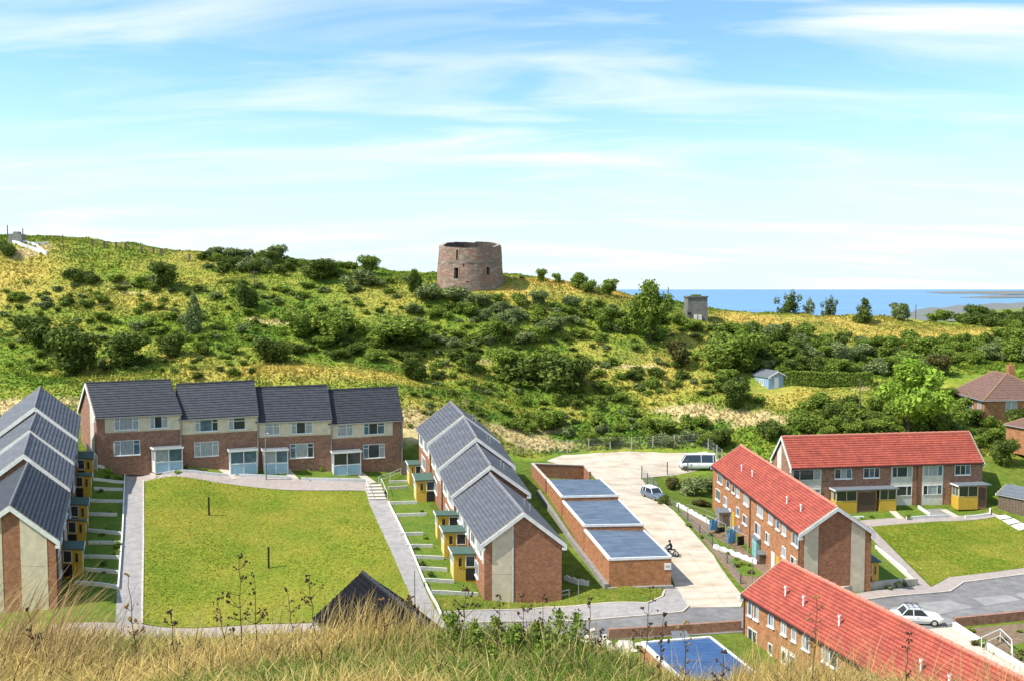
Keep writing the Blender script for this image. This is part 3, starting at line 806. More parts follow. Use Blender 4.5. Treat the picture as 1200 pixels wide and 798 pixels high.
# --- row R: dark roofs in the middle, front towards the left lawn
R_near = [((563.8, 637.7), (663.4, 637.1), (614.5, 600), 84), ((529.1, 581.1), (621.4, 577.6), (577, 545), 98), ((513.9, 549), (603.5, 545.2), (559, 512.6), 105), ((500.7, 519.5), (586, 517.7), (544.6, 486.3), 112)]
R_far = [((531, 586), 98), ((515, 553), 105), ((502, 523), 112), ((487.5, 501.4), 119)]
def rise_of(e0, e1, ap, Y):
    m = (e0 + e1) / 2; d = ray(*ap); t = m.y
    return (CAM.z + d.z * t) - m.z
R_lab = ['long grey-roofed brick terrace with cream panel on its gable, nearest of the middle row', 'grey-roofed stepped house in the middle row, next beyond the long gabled terrace', 'grey-roofed stepped house in the middle row, second from the far end', 'grey-roofed stepped house at the far uphill end of the middle row']
R_HOUSES = []
for i in range(4):
    l, r, ap, Y = R_near[i]
    e0 = W(*l, Y - .3); e1 = W(*r, Y + .5); ef = W(*R_far[i][0], R_far[i][1] - .3)
    fr = Frame(e0, ef, e1)
    rise = rise_of(e0, e1, ap, Y)
    h = gable_house('terraced_house', R_lab[i], 'stepped grey-roofed houses right of the lawn', fr, rise, BRICK, SLATE_G, RIDGE_G, courses=13, gables=(0, 1) if i == 3 else (0,))
    R_HOUSES.append((h, fr, rise))
    Db, La = fr.Db, fr.La; k = rise / (Db / 2)
    n = 2 if i == 0 else 1
    # front: pale upper band with windows, brick below
    panel(fr, h, 'upper_cladding', ('b', .35, -1), .5, La - .3, -2.1, -.12, RENDER, .03)
    for j in range(n):
        o = j * La / n; Lh = La / n
        window(fr, h, ('b', .32, -1), o + Lh * .14, o + Lh * .44, -1.75, -.3, [.33, .67]); window(fr, h, ('b', .32, -1), o + Lh * .60, o + Lh * .84, -1.75, -.3, [.5])
        window(fr, h, ('b', .35, -1), o + Lh * (.40 if i else .38), o + Lh * (.72 if i else .66), -4.4, -2.9, [.33, .67])
        downpipe(fr, h, o + Lh * .97, .28, fr.ground(o + Lh * .97, .2), -.2)
        window(fr, h, ('b', Db - .35, 1), o + Lh * .2, o + Lh * .5, -1.7, -.35, [.5]); window(fr, h, ('b', Db - .35, 1), o + Lh * .3, o + Lh * .7, -4.3, -2.9, [.5])
    for fa, fb in ((.35, .74), (.45, .72)):
        flue(fr, h, La * fa, Db * fb, rise - k * (Db * fb - Db / 2), .8)
    if i == 0:
        tp = lambda b: min(b, Db - b) * k - .42
        gl = min(fr.ground(.18, 0), fr.ground(.18, Db))
        panel(fr, h, 'gable_panel', ('a', .22, -1), Db * .135, Db * .37, -2.95, 0, PANEL, .035, top=tp)
        panel(fr, h, 'gable_panel', ('a', .22, -1), Db * .135, Db * .37, fr.ground(.1, Db * .25) - .2, -2.98, PANEL, .03)
        panel(fr, h, 'panel_edge', ('a', .22, -1), Db * .372, Db * .384, fr.ground(.1, Db * .25) - .2, 0, WHITE, .05, top=tp)
# porches of the middle row placed where they stand on the ground
def porch_at(hs, u, v, width, dep_u, side, top_h=2.55, back_door=True):
    p = G(u, v)
    best = None
    for h, fr, rise in hs:
        a, b = fr.local(p)
        if -1 <= a <= fr.La + .01 and (best is None):
            best = (h, fr, a, b)
    return best
for (u, v, w_) in ((532, 680, 1.9), (516, 653, 1.9), (510, 632, 1.7), (488, 588, 2.0), (480, 568, 1.8)):
    p = G(u, v)
    for h, fr, rise in R_HOUSES:
        a, b = fr.local(p)
        if 0 <= a <= fr.La:
            gnd = fr.ground(a, b)
            dep = max(1.3, min(2.3, -b + .35))
            yellow_porch(fr, h, a, min(a + w_, fr.La - .05), dep - .35, gnd + 2.65, gnd, depth_b0=.35)
            break

# --- row L: dark roofs at the left edge, front towards the lawn on their right
L_eave = [((69.5, 634), (11.3, 592.5), 78), ((81.7, 572.5), (27.5, 532), 92), ((85.7, 541), (34.6, 504), 98.5), ((90.7, 514), (40.6, 477), 105)]
L_far = [((82.2, 577), 92), ((86, 545), 98.5), ((91, 518), 105), ((94.2, 488), 112)]
L_lab = ['long dark-roofed terrace at the left edge with cream gable panel, nearest of the left row', 'dark-roofed stepped house of the left row, next beyond the long terrace', 'dark-roofed stepped house of the left row, second from the far end', 'dark-roofed stepped house at the far uphill end of the left row']
L_HOUSES = []
for i in range(4):
    er, ap, Y = L_eave[i]
    e0 = W(*er, Y); A0 = W(*ap, Y + .1)
    e1 = e0 + 2 * (A0 - e0); e1.z = e0.z + .15
    rise = A0.z - (e0.z + e1.z) / 2
    ef = W(*L_far[i][0], L_far[i][1])
    fr = Frame(e0, ef, e1)
    h = gable_house('terraced_house', L_lab[i], 'stepped dark-roofed houses left of the lawn', fr, rise, BRICK_DK if i else BRICK, SLATE if i == 0 else SLATE_G, RIDGE_G, courses=13, gables=(0, 1) if i == 3 else (0,), bb=.44)
    L_HOUSES.append((h, fr, rise))
    Db, La = fr.Db, fr.La; k = rise / (Db / 2)
    n = 2 if i == 0 else 1
    panel(fr, h, 'upper_cladding', ('b', .35, -1), .5, La - .3, -2.1, -.12, RENDER, .03)
    for j in range(n):
        o = j * La / n; Lh = La / n
        window(fr, h, ('b', .32, -1), o + Lh * .14, o + Lh * .44, -1.75, -.3, [.33, .67]); window(fr, h, ('b', .32, -1), o + Lh * .60, o + Lh * .84, -1.75, -.3, [.5])
        window(fr, h, ('b', .35, -1), o + Lh * .38, o + Lh * .66, -4.4, -2.9, [.33, .67])
        downpipe(fr, h, o + Lh * .03 + .2, .26, fr.ground(o + .2, .2), -.2)
    if i == 0:
        tp = lambda b: min(b, Db - b) * k - .46
        gl = fr.ground(.1, Db * .25) - .3
        panel(fr, h, 'gable_panel', ('a', .22, -1), Db * .13, Db * .405, -2.35, 0, PANEL, .035, top=tp)
        panel(fr, h, 'gable_panel', ('a', .22, -1), Db * .13, Db * .405, gl, -2.38, PANEL, .03)
        panel(fr, h, 'gable_panel', ('a', .22, -1), Db * .595, Db * .87, gl, 0, PANEL, .03, top=tp)
for (u, v, w_) in ((97, 676, 2.0), (101, 640, 2.0), (103, 620, 1.8), (107, 584, 2.1), (109, 563, 2.0)):
    p = G(u, v)
    for h, fr, rise in L_HOUSES:
        a, b = fr.local(p)
        if 0 <= a <= fr.La:
            gnd = fr.ground(a, b)
            dep = max(1.5, min(2.6, -b + .35))
            yellow_porch(fr, h, a, min(a + w_, fr.La - .05), dep - .35, gnd + 2.7, gnd, depth_b0=.35)
            break

# --- row B: four dark roofs at the back of the lawn
B_E = [((111.3, 489.5), 112.0, (213.5, 484.5), 114.6), ((209, 491.6), 114.7, (303.4, 486.4), 117.0), ((299.4, 495), 117.1, (389.6, 491.4), 119.4), ((384.4, 497), 119.5, (472.8, 492), 122)]
B_R = [(100, 448.5), (206.3, 450), (295.6, 453.8), (379.4, 457)]
B_lab = ['leftmost dark-roofed house of the back row with brick side wall and glazed porch', 'second house from the left of the back row, blue-curtained window above the door', 'third house from the left of the back row, behind the lamp post', 'rightmost dark-roofed house of the back row beside the garden steps']
B_win = [((.22, .50), (.63, .84), (.21, .51), (.64, .95)), ((.2, .49), (.62, .83), (.19, .49), (.62, .95)), ((.11, .31), (.46, .74), (.44, .75), (.09, .39)), ((.12, .33), (.47, .75), (.46, .75), (.05, .40))]
for i in range(4):
    (l, Yl, r, Yr) = B_E[i]
    e0 = W(*l, Yl); ef = W(*r, Yr)
    rp = W(*B_R[i], Yl + 3.3)
    e1 = Vector((e0.x + 2 * (rp.x - e0.x), e0.y + 2 * (rp.y - e0.y), e0.z))
    rise = rp.z - e0.z - .05
    fr = Frame(e0, ef, e1)
    h = gable_house('terraced_house', B_lab[i], 'dark-roofed houses at the back of the lawn', fr, rise, BRICK_DK, SLATE, SLATE, courses=14, ohb=.30, gables=(0,) if i == 0 else ())
    La, Db = fr.La, fr.Db
    w1, w2, wg, pc = [tuple(t * La for t in q) for q in B_win[i]]
    lf = La * (.115 if i == 0 else .03); rt = La * (.86 if i == 3 else .985)
    panel(fr, h, 'upper_cladding', ('b', .30, -1), lf, rt, -2.05, -.12, CREAM, .04)
    window(fr, h, ('b', .26, -1), *w1, -1.75, -.2, [.22, .74] if i < 2 else [.6], transom=True); window(fr, h, ('b', .26, -1), *w2, -1.75, -.2, [.25, .66] if i in (0, 2, 3) else [.3], transom=True)
    window(fr, h, ('b', .30, -1), *wg, -5.0, -3.1, [.25, .75], transom=True)
    gnd = fr.ground((pc[0] + pc[1]) / 2, -1)
    white_porch(fr, h, pc[0], pc[1], 1.3, gnd + 3.15, gnd)
    d = MB(); fbox(d, fr, pc[0] + .5, pc[0] + 1.5, .2, .298, gnd, gnd + 2.2); build('door', d, BLUEP, h)
    downpipe(fr, h, La * .985, .2, fr.ground(La, .2), -.2, GALV)
    if i == 0:
        tp = lambda b: min(b, Db - b) * (rise / (Db / 2)) - .42
        panel(fr, h, 'gable_panel', ('a', .22, -1), Db * .17, Db * .38, fr.ground(.1, 1) - .3, 0, RENDER, .03, top=tp)
        panel(fr, h, 'brick_pier', ('b', .30, -1), .25, La * .11, fr.ground(.1, 0) - .3, -.15, BRICK_DK, .06)

# --- red roofed terraces
def red_windows(fr, h, rows, face):
    for (f0, f1, h0, h1, cols) in rows:
        window(fr, h, face, f0 * fr.La, f1 * fr.La, h0, h1, cols)
# side-on block, gable towards the camera
e0 = W(936.5, 626.1, 82); e1 = W(1025.3, 623.6, 83.2); ef = W(833.5, 545.1, 110)
fr = Frame(e0, ef, e1); rise = rise_of(e0, e1, (982.2, 594), 82.6)
h = gable_house('red_terrace', 'side-on red-roofed brick terrace with two pale gable panels beside the yard', 'red-roofed terraces', fr, rise, BRICK_OR, REDT, RIDGE_R, cat='terrace', courses=15, gables=(0, 1), ohb=.22, bb=.34)
Db, La = fr.Db, fr.La; k = rise / (Db / 2)
tp = lambda b: min(b, Db - b) * k - .40
gl = min(fr.ground(.1, 0), fr.ground(.1, Db)) - .4
panel(fr, h, 'gable_panel', ('a', .22, -1), Db * .085, Db * .265, gl, 0, PANEL, .03, top=tp)
panel(fr, h, 'gable_panel', ('a', .22, -1), Db * .70, Db * .885, gl, 0, PANEL, .03, top=tp)
gb = MB()
A = [(Db * .275, gl), (Db * .69, gl), (Db * .69, tp(Db * .69) + .02), (Db / 2, rise - .44), (Db * .275, tp(Db * .275) + .02)]
for o in (.002, .02):
    gb.face([fr(.22 - o, b, hh) for b, hh in A], A)
build('gable_brick_shaded', gb, BRICK, h)  # darker brick sheet: the gable's weaker sunlight painted as colour
for s in (0, .5):
    red_windows(fr, h, [(s + .02, s + .075, -1.45, -.3, [.5]), (s + .13, s + .165, -1.3, -.35, []), (s + .19, s + .225, -1.3, -.35, []), (s + .26, s + .30, -1.3, -.35, []), (s + .36, s + .42, -1.45, -.3, [.5])], ('b', .22, -1))
    red_windows(fr, h, [(s + .035, s + .085, -3.7, -2.7, [.4]), (s + .13, s + .165, -3.5, -2.5, []), (s + .29, s + .33, -3.6, -2.5, [.5]), (s + .385, s + .445, -3.7, -2.4, [.5])], ('b', .22, -1))
    for (x, m_) in ((.19, YELLOW), (.235, WHITE)):
        gnd = fr.ground((s + x) * La, 0)
        d = MB(); fbox(d, fr, (s + x) * La, (s + x) * La + .9, .17, .218, gnd, gnd + 2.0); build('door', d, m_, h)
    for fa, fb in ((.13, .22), (.245, .20)):
        flue(fr, h, (s + fa) * La, Db * fb, k * Db * fb, .75, WHITE)
downpipe(fr, h, La * .5, .16, fr.ground(La * .5, 0), -.15); downpipe(fr, h, .35, .16, fr.ground(.35, 0), -.15)
red_windows(fr, h, [(x, x + .07, -1.4, -.3, [.5]) for x in (.06, .3, .55, .8)], ('b', Db - .22, 1))
# yellow porch on its lawn side
class Flip(Frame):
    def __init__(s, f):
        s.P = f.P + f.B * f.Db; s.A = f.A; s.B = -f.B; s.La = f.La; s.Db = f.Db
ff = Flip(fr)
for a in (1.2, 12.5):
    gnd = ff.ground(a, -.8); yellow_porch(ff, h, a, a + 2.0, 1.1, gnd + 2.5, gnd, depth_b0=.22)
SIDE = (h, fr)

# front-on block at the back of the right lawn
e0 = W(927.6, 548.9, 113); ef = W(1153.4, 542, 116.5); rp = W(915.7, 511.3, 116.4)
e1 = Vector((e0.x + 2 * (rp.x - e0.x), e0.y + 2 * (rp.y - e0.y), e0.z)); rise = rp.z - e0.z
fr = Frame(e0, ef, e1)
h = gable_house('red_terrace', 'long red-roofed terrace facing the camera behind the right lawn', 'red-roofed terraces', fr, rise, BRICK_DK, REDT, RIDGE_R, cat='terrace', courses=14, gables=(0, 1), ohb=.3, bb=.34)
La, Db = fr.La, fr.Db; k = rise / (Db / 2)
tp = lambda b: min(b, Db - b) * k - .40
panel(fr, h, 'gable_panel', ('a', .22, -1), Db * .55, Db * .75, fr.ground(.1, 2) - .3, 0, RENDER, .03, top=tp)
gB = fr.ground(La / 2, 0)
U = lambda u: (u - 927.6) / (1153.4 - 927.6) * La
for (u0, u1, us0, us1) in ((929, 963, 930, 962), (1044, 1069.5, 1045, 1069), (1081, 1106, 1082, 1105)):
    panel(fr, h, 'pale_bay', ('b', .30, -1), U(u0), U(u1), gB - .2, -.12, RENDER, .035)
    window(fr, h, ('b', .265, -1), U(us0), U(us1), -1.6, -.2, [.25, .75], transom=False, sill=False)
    window(fr, h, ('b', .265, -1), U(us0), U(us1), -4.05, -2.75, [.25, .75], sill=False)
for (u0, u1) in ((978, 998), (1011.5, 1030.5), (1119.5, 1138.5)):
    window(fr, h, ('b', .30, -1), U(u0), U(u1), -1.55, -.25, [.36, .68])
for (u0, u1, m_) in ((1070, 1080, BRICK),):
    panel(fr, h, 'brick_pier', ('b', .30, -1), U(u0), U(u1), gB - .2, -.12, m_, .05)
downpipe(fr, h, U(1075), .2, gB, -.15)
def long_porch(fr, h, x0, x1, units, dep, top, gnd):
    r = MB(); fbox(r, fr, x0 - .2, x1 + .2, -dep - .25, .298, top, top + .13); p = build('porch_roof', r, GREYR, h)
    e = MB(); fbox(e, fr, x0 - .24, x0 - .203, -dep - .25, .2, top - .05, top + .15); build('roof_edge', e, WHITE, p)
    for (a, b, kind) in units:
        if kind == 'y':
            m1 = MB(); fbox(m1, fr, a, b, -dep, .2, gnd - .4, gnd + (top - gnd) * .46); q = build('porch_base', m1, YELLOW, h)
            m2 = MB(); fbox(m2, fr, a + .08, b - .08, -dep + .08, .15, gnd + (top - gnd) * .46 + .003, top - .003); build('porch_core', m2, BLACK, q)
            window(fr, q, ('b', -dep + .06, -1), a + .02, b - .02, gnd + (top - gnd) * .47, top - .01, [.5], glass=GLASS, sill=False, frame_m=YELLOW2)
            window(fr, q, ('a', a + .06, -1), -dep + .06, .1, gnd + (top - gnd) * .47, top - .01, [.5], sill=False, frame_m=YELLOW2)
        else:
            m1 = MB(); fbox(m1, fr, a, b, -dep + .1, .2, gnd - .4, top - .003); q = build('brick_store', m1, BRICK_DK, h)
            d = MB(); fbox(d, fr, a + .15, b - .15, -dep + .06, -dep + .098, gnd, top - .35); build('door', d, PIPE, q)
long_porch(fr, h, U(974), U(1044), [(U(974), U(998), 'y'), (U(998.3), U(1021), 'b'), (U(1024), U(1043.5), 'y')], 1.3, gB + 2.6, gB)
long_porch(fr, h, U(1116), U(1152), [(U(1116), U(1139), 'y'), (U(1139.3), U(1150), 'b')], 1.4, gB + 2.7, gB)
# near block at lower right
e0f = W(868.1, 695.7, 74.6); ra = W(917, 655.6, 75.6)
nr = W(1187, 789, 0.0) if False else None
d = ray(1187, 789); t = (ra.z - CAM.z) / d.z; rn = CAM + d * t        # level ridge
ax = (rn - ra); ax.z = 0; axn = ax.normalized()
d = ray(1038.7, 788.7); t = (e0f.z - CAM.z) / d.z; en = CAM + d * t
Ln = 30.0
e1f = Vector((e0f.x + 2 * (ra.x - e0f.x), e0f.y + 2 * (ra.y - e0f.y), e0f.z))
rise = ra.z - e0f.z
fr = Frame(e0f, e0f + axn * Ln, e1f)
h = gable_house('red_terrace', 'nearest red-roofed terrace at the lower right, running out of the frame', 'red-roofed terraces', fr, rise, BRICK_OR, REDT, RIDGE_R, cat='terrace', courses=15, gables=(0, 1), ohb=.22, bb=.3)
La, Db = fr.La, fr.Db; k = rise / (Db / 2)
for s in (0, .5):
    red_windows(fr, h, [(s + .028, s + .048, -1.5, -.25, []), (s + .058, s + .082, -1.5, -.25, [.5]), (s + .128, s + .155, -1.3, -.3, [.5]), (s + .188, s + .212, -1.3, -.3, [.5]), (s + .235, s + .255, -1.3, -.3, []), (s + .28, s + .31, -1.4, -.3, [.5]), (s + .36, s + .42, -1.4, -.3, [.5])], ('b', .22, -1))
    red_windows(fr, h, [(s + .03, s + .075, -3.7, -2.5, [.5]), (s + .13, s + .15, -3.6, -2.7, []), (s + .30, s + .35, -3.7, -2.5, [.5])], ('b', .22, -1))
    for x in (.19, .225):
        gnd = fr.ground((s + x) * La, 0)
        d_ = MB(); fbox(d_, fr, (s + x) * La, (s + x) * La + .85, .17, .218, gnd, -2.3); build('door', d_, WHITE, h)
        window(fr, h, ('b', .17, -1), (s + x) * La + .15, (s + x) * La + .7, -3.6, -2.5, [], glass=GLASS, sill=False)
    for fa, fb in ((.135, .20), (.215, .20), (.36, .2)):
        flue(fr, h, (s + fa) * La, Db * fb, k * Db * fb, .8, WHITE)
downpipe(fr, h, .3, .16, fr.ground(.3, 0), -.15)
NEAR_RED = (h, fr)

# --- dark roof poking up above the near grass
A0 = W(424.5, 670, 66); eL = W(366, 725, 64.5)
d = ray(499, 730); t = (A0.z - CAM.z) / d.z; R1 = CAM + d * t
ax = (R1 - A0); ax.z = 0; axn = ax.normalized()
e1 = Vector((A0.x * 2 - eL.x, A0.y * 2 - eL.y, eL.z))
fr = Frame(eL, eL + axn * 13, e1)
h = gable_house('dark_roofed_house', 'dark-tiled house roof rising from behind the foreground grass', None, fr, A0.z - eL.z, BRICK_DK, mat('black_tile', (.014, .014, .018), (.008, .008, .011), scale=1.6, kind='tile', coord='UV', rough=.9, spec=.1), SLATE, courses=13, gables=(), bb=.3)
for s in (.15, .6):
    window(fr, h, ('b', .35, -1), s * fr.La, s * fr.La + 1.6, -1.7, -.35, [.5])

# --- bungalow with hipped brown roof
def hipped(name, label, E, ridge, wallm, roofm, wh, cat='bungalow'):
    """E: four eave corners in order, ridge: two points"""
    base = (E[0] + E[2]) / 2; base.z = tz(base.x, base.y)
    root = empty(name, base, label, cat)
    c = sum(E, Vector()) / 4
    mb = MB()
    ins = [c + (p - c) * .94 for p in E]
    for i in range(4):
        a, b = ins[i], ins[(i + 1) % 4]; l = (b - a).length
        dn = Vector((0, 0, -wh - 1.5)); up = Vector((0, 0, .12))
        mb.face([a + dn, b + dn, b + up, a + up], [(0, 0), (l, 0), (l, wh + 1.5), (0, wh + 1.5)])
    mb.face([p + Vector((0, 0, .12)) for p in ins])
    build('wall', mb, wallm, root, recalc=False)
    faces = [(0, 1, ridge[1], ridge[0]), (1, 2, ridge[1], None), (2, 3, ridge[0], ridge[1]), (3, 0, ridge[0], None)]
    for (i, j, p, q) in faces:
        mb = MB(); a, b = E[i], E[j]; n = 11
        q2 = q if q is not None else p
        L1 = (b - a).length; S = ((p + q2) / 2 - (a + b) / 2).length
        for k_ in range(n):
            t0, t1 = k_ / n, (k_ + 1) / n
            up = Vector((0, 0, .05))
            a0_, a1_ = a.lerp(q2, t0), a.lerp(q2, t1); b0_, b1_ = b.lerp(p, t0), b.lerp(p, t1)
            uv = [(L1 * .5 * t0, S * t0), (L1 - L1 * .5 * t0, S * t0), (L1 - L1 * .5 * t1, S * t1), (L1 * .5 * t1, S * t1)]
            if (b1_ - a1_).length > 1e-3:
                mb.face([a0_ + up, b0_ + up, b1_, a1_], uv)
            else:
                mb.face([a0_ + up, b0_ + up, b1_], uv[:3])
            mb.face([a0_, b0_, b0_ + up, a0_ + up], [uv[0], uv[1], uv[1], uv[0]])
        build('roof_slope', mb, roofm, root, recalc=False)
    rr = MB()
    for a, b in ((ridge[0], ridge[1]), (E[1], ridge[1]), (E[2], ridge[1]), (E[3], ridge[0]), (E[0], ridge[0])):
        n = max(2, int((b - a).length / .5))
        for i in range(n):
            rr.bar(a.lerp(b, i / n), a.lerp(b, (i + .94) / n), .13, n=6)
    build('ridge', rr, mat('hip_tile', (.36, .22, .12), (.26, .15, .09), scale=5), root)
    f = MB()
    for i in range(4):
        a, b = E[i], E[(i + 1) % 4]
        f.bar(a - Vector((0, 0, .06)), b - Vector((0, 0, .06)), .07, n=5)
    build('gutter', f, GALV, root)
    return root
Yb = 140
E0 = W(1112.5, 449.7, 149.5); E1 = W(1152, 479.3, 137); dirx = Vector((13.5, 2.2, 0)); E2 = E1 + dirx; E3 = E0 + dirx
E0.z = E1.z = E2.z = E3.z = (E0.z + E1.z) / 2
ra = W(1163, 430.5, 147.5); rb = W(1180, 442, 143.5); rb.z = ra.z = (ra.z + rb.z) / 2
bung = hipped('bungalow', 'brown-tiled hipped bungalow with white window frames behind the red terrace', [E0, E1, E2, E3], [ra, rb], BRICK_OR, BROWNT, 3.0)
fb = Frame(E0, E1, E3)
cc = (E0 + E2) / 2
for t in (.10, .36, .62, .86):
    a = E0.lerp(E1, t); a = cc + (a - cc) * .94
    fw_ = Frame(a, a + (E1 - E0), a + (E3 - E0))
    window(fw_, bung, ('b', 0, -1), -.55, .55, -2.3, -.3, [])
fe = Frame(cc + (E1 - cc) * .94, cc + (E2 - cc) * .94, cc + (E0 - cc) * .94)
window(fe, bung, ('b', 0, -1), 3.6, 5.6, -1.7, -.2, [.5]); window(fe, bung, ('b', 0, -1), 8.5, 10.0, -1.7, -.2, [.5])
mb = MB(); pch = W(1184, 440, 146); M = Matrix.Translation(pch)
mb.box(-.5, .5, -.4, .4, -3, 1.7, M); build('chimney', mb, BRICK_OR, bung)
mb = MB(); mb.bar(pch + Vector((0, 0, 1.7)), pch + Vector((0, 0, 2.2)), .14, n=8); build('chimney_pot', mb, BRICK_OR, bung)
# neighbouring roof cut by the right edge
E0 = W(1176, 497, 128); E1 = E0 + Vector((1.5, -4.5, 0)); E2 = E1 + Vector((10, 1, 0)); E3 = E0 + Vector((10, 1, 0))
r0 = (E0 + E1) / 2 + Vector((3.5, .4, 1.9)); r1 = r0 + Vector((3, .3, 0))
hipped('garage_block', 'low brown-tiled roof at the right edge below the bungalow', [E1, E2, E3, E0], [r0, r1], BRICK_OR, BROWNT, 2.4, cat='outbuilding')
# long dark shed at the right
yg_ = G(1168, 595).y; e0 = W(1167.5, 578, yg_); ef = W(1228, 596, yg_ - 5.5); ef.z = e0.z; e1 = W(1190, 572, yg_ + 4)
fr = Frame(e0, ef, Vector((e1.x, e1.y, e0.z)))
h = gable_house('timber_shed', 'low dark timber shed with grey roof right of the red terrace', None, fr, .75, WOOD, GREYR, GREYR, cat='shed', courses=3, gables=(0,), ohb=.15, bb=.08)
for i in range(16):
    panel(fr, h, 'board', ('b', .15, -1), .2 + i * (fr.La - .4) / 16 + .02, .2 + (i + 1) * (fr.La - .4) / 16 - .02, fr.ground(fr.La * i / 16, 0) - .1, -.1, WOOD, .03)

# --- garages with blue roofs
def garage_unit(root, c, hwall, roofm, cols=2, rows=4, base_z=None):
    """c: four roof corners front-left, front-right, back-right, back-left (world)"""
    fl, frt, br, bl = c
    mb = MB(); dn = 4.0
    def q(p, z): return Vector((p.x, p.y, p.z + z))
    P = [[[q(fl, -hwall), q(fl, -.12)], [q(bl, -hwall), q(bl, -.12)]], [[q(frt, -hwall), q(frt, -.12)], [q(br, -hwall), q(br, -.12)]]]
    mb.hexa(P, ((frt - fl).length, (bl - fl).length, hwall))
    build('wall', mb, BRICK_OR, root)
    S = lambda s, t, z: (fl.lerp(frt, s)).lerp(bl.lerp(br, s), t) + Vector((0, 0, z))
    mb = MB(); P = [[[S(s, t, -.117), S(s, t, -.03)] for t in (.002, .998)] for s in (.002, .998)]; mb.hexa(P); build('roof_deck', mb, GREYR, root)
    for i in range(cols):
        for j in range(rows):
            s0, s1 = .03 + .94 * i / cols + .002, .03 + .94 * (i + 1) / cols - .002
            t0, t1 = .02 + .96 * j / rows + .0008, .02 + .96 * (j + 1) / rows - .0008
            mb = MB(); n = 6
            for k in range(n):       # shallow corrugations
                ta, tb, tm = t0 + (t1 - t0) * k / n, t0 + (t1 - t0) * (k + 1) / n, t0 + (t1 - t0) * (k + .5) / n
                mb.face([S(s0, ta, .012), S(s1, ta, .012), S(s1, tm, .028), S(s0, tm, .028)]); mb.face([S(s0, tm, .028), S(s1, tm, .028), S(s1, tb, .012), S(s0, tb, .012)])
            for (sa, sb) in ((s0, s0), (s1, s1)):
                mb.face([S(sa, t0, .012), S(sa, t1, .012), S(sa, t1, -.028), S(sa, t0, -.028)])
            mb.face([S(s0, t0, .012), S(s1, t0, .012), S(s1, t0, -.028), S(s0, t0, -.028)]); mb.face([S(s0, t1, .012), S(s1, t1, .012), S(s1, t1, -.028), S(s0, t1, -.028)])
            build('roof_panel', mb, roofm, root, recalc=False)
    # white edging on the left and front, thin on the right
    for (a, b, w_) in ((fl, bl, .22), (fl, frt, .12), (frt, br, .10)):
        d_ = (b - a); n_ = Vector((-d_.y, d_.x, 0)).normalized(); cen = (fl + br) / 2
        if (cen - a).dot(n_) < 0: n_ = -n_
        mb = MB()
        P = [[[p + n_ * o + Vector((0, 0, z)) for z in (-.16, .075)] for o in (-.05, w_)] for p in (a + d_ * .001, b - d_ * .001)]
        mb.hexa(P); build('roof_edge', mb, WHITE, root)
G1 = [W(713.6, 654.6, 85.5), W(786.8, 652.1, 85.8), W(754.7, 621, 94.6), W(684.5, 620, 94.3)]
G2 = [W(684, 615.3, 94.35), W(754, 614, 94.65), W(725.3, 585, 104.6), W(659, 586.5, 104.3)]
G3 = [W(658, 581.6, 104.35), W(724.8, 580, 104.65), W(703.7, 561, 113), W(640.6, 561, 112.6)]
glabs = ['nearest brick garage block with blue roof panels and white sign', 'middle brick garage block with blue roof panels', 'farthest brick garage block with blue roof panels beside the open brick pen']
for gi, (gq, lab) in enumerate(zip((G1, G2, G3), glabs)):
    b_ = (gq[0] + gq[2]) / 2; b_.z = tz(b_.x, b_.y)
    root = empty('garage_block', b_, lab, 'garage', 'brick garages along the yard')
    garage_unit(root, gq, 3.4, BLUER)
    fr = Frame(gq[1], gq[2], gq[0])
    for k_ in range(3):        # doors on the yard side
        a0 = fr.La * (k_ + .08) / 3; a1 = fr.La * (k_ + .92) / 3; gnd = fr.ground(a0, 0)
        d_ = MB(); fbox(d_, fr, a0, a1, -.04, -.002, -2.6, -.45); build('garage_door', d_, GREYR, root)
    if gi == 0:
        ff_ = Frame(gq[0], gq[1], gq[3])
        d_ = MB(); fbox(d_, ff_, ff_.La * .89, ff_.La * .995, -.05, -.002, -1.25, -.62); s_ = build('sign', d_, WHITE, root, label='small white notice on the garage wall')
        for (x0, x1, hh) in ((.905, .98, -.85), (.912, .97, -.97)):
            d_ = MB(); fbox(d_, ff_, ff_.La * x0, ff_.La * x1, -.056, -.051, hh - .03, hh + .03); build('lettering', d_, CONCP, s_)
        d_ = MB(); fbox(d_, ff_, -.1, ff_.La + .1, -.35, -.003, ff_.ground(0, 0) - .6, ff_.ground(0, 0) + .12); build('plinth', d_, CONCP, root)
# open brick pen at the far end
pl0, pl1, pr1, pr0 = W(640.6, 561, 112.7), W(624, 543, 120), W(685, 545.3, 121.5), W(691.5, 553, 118)
root = empty('brick_pen', G(655, 558), 'roofless brick pen at the far end of the garage row', 'pen')
for (a, b, nm) in ((pl0, pl1, 'side_wall'), (pl1, pr1, 'back_wall'), (pr1, pr0, 'pier')):
    d_ = b - a; n_ = Vector((-d_.y, d_.x, 0)).normalized() * .14
    mb = MB(); P = [[[p + n_ * s + Vector((0, 0, z)) for z in (-3.0, 0)] for s in (-1, 1)] for p in (a, b)]
    mb.hexa(P, (d_.length, .28, 3)); build(nm, mb, BRICK, root)
    mb = MB(); P = [[[p + n_ * s * 1.3 + Vector((0, 0, z)) for z in (.003, .09)] for s in (-1, 1)] for p in (a, b)]
    mb.hexa(P); build('coping', mb, KERB, root)
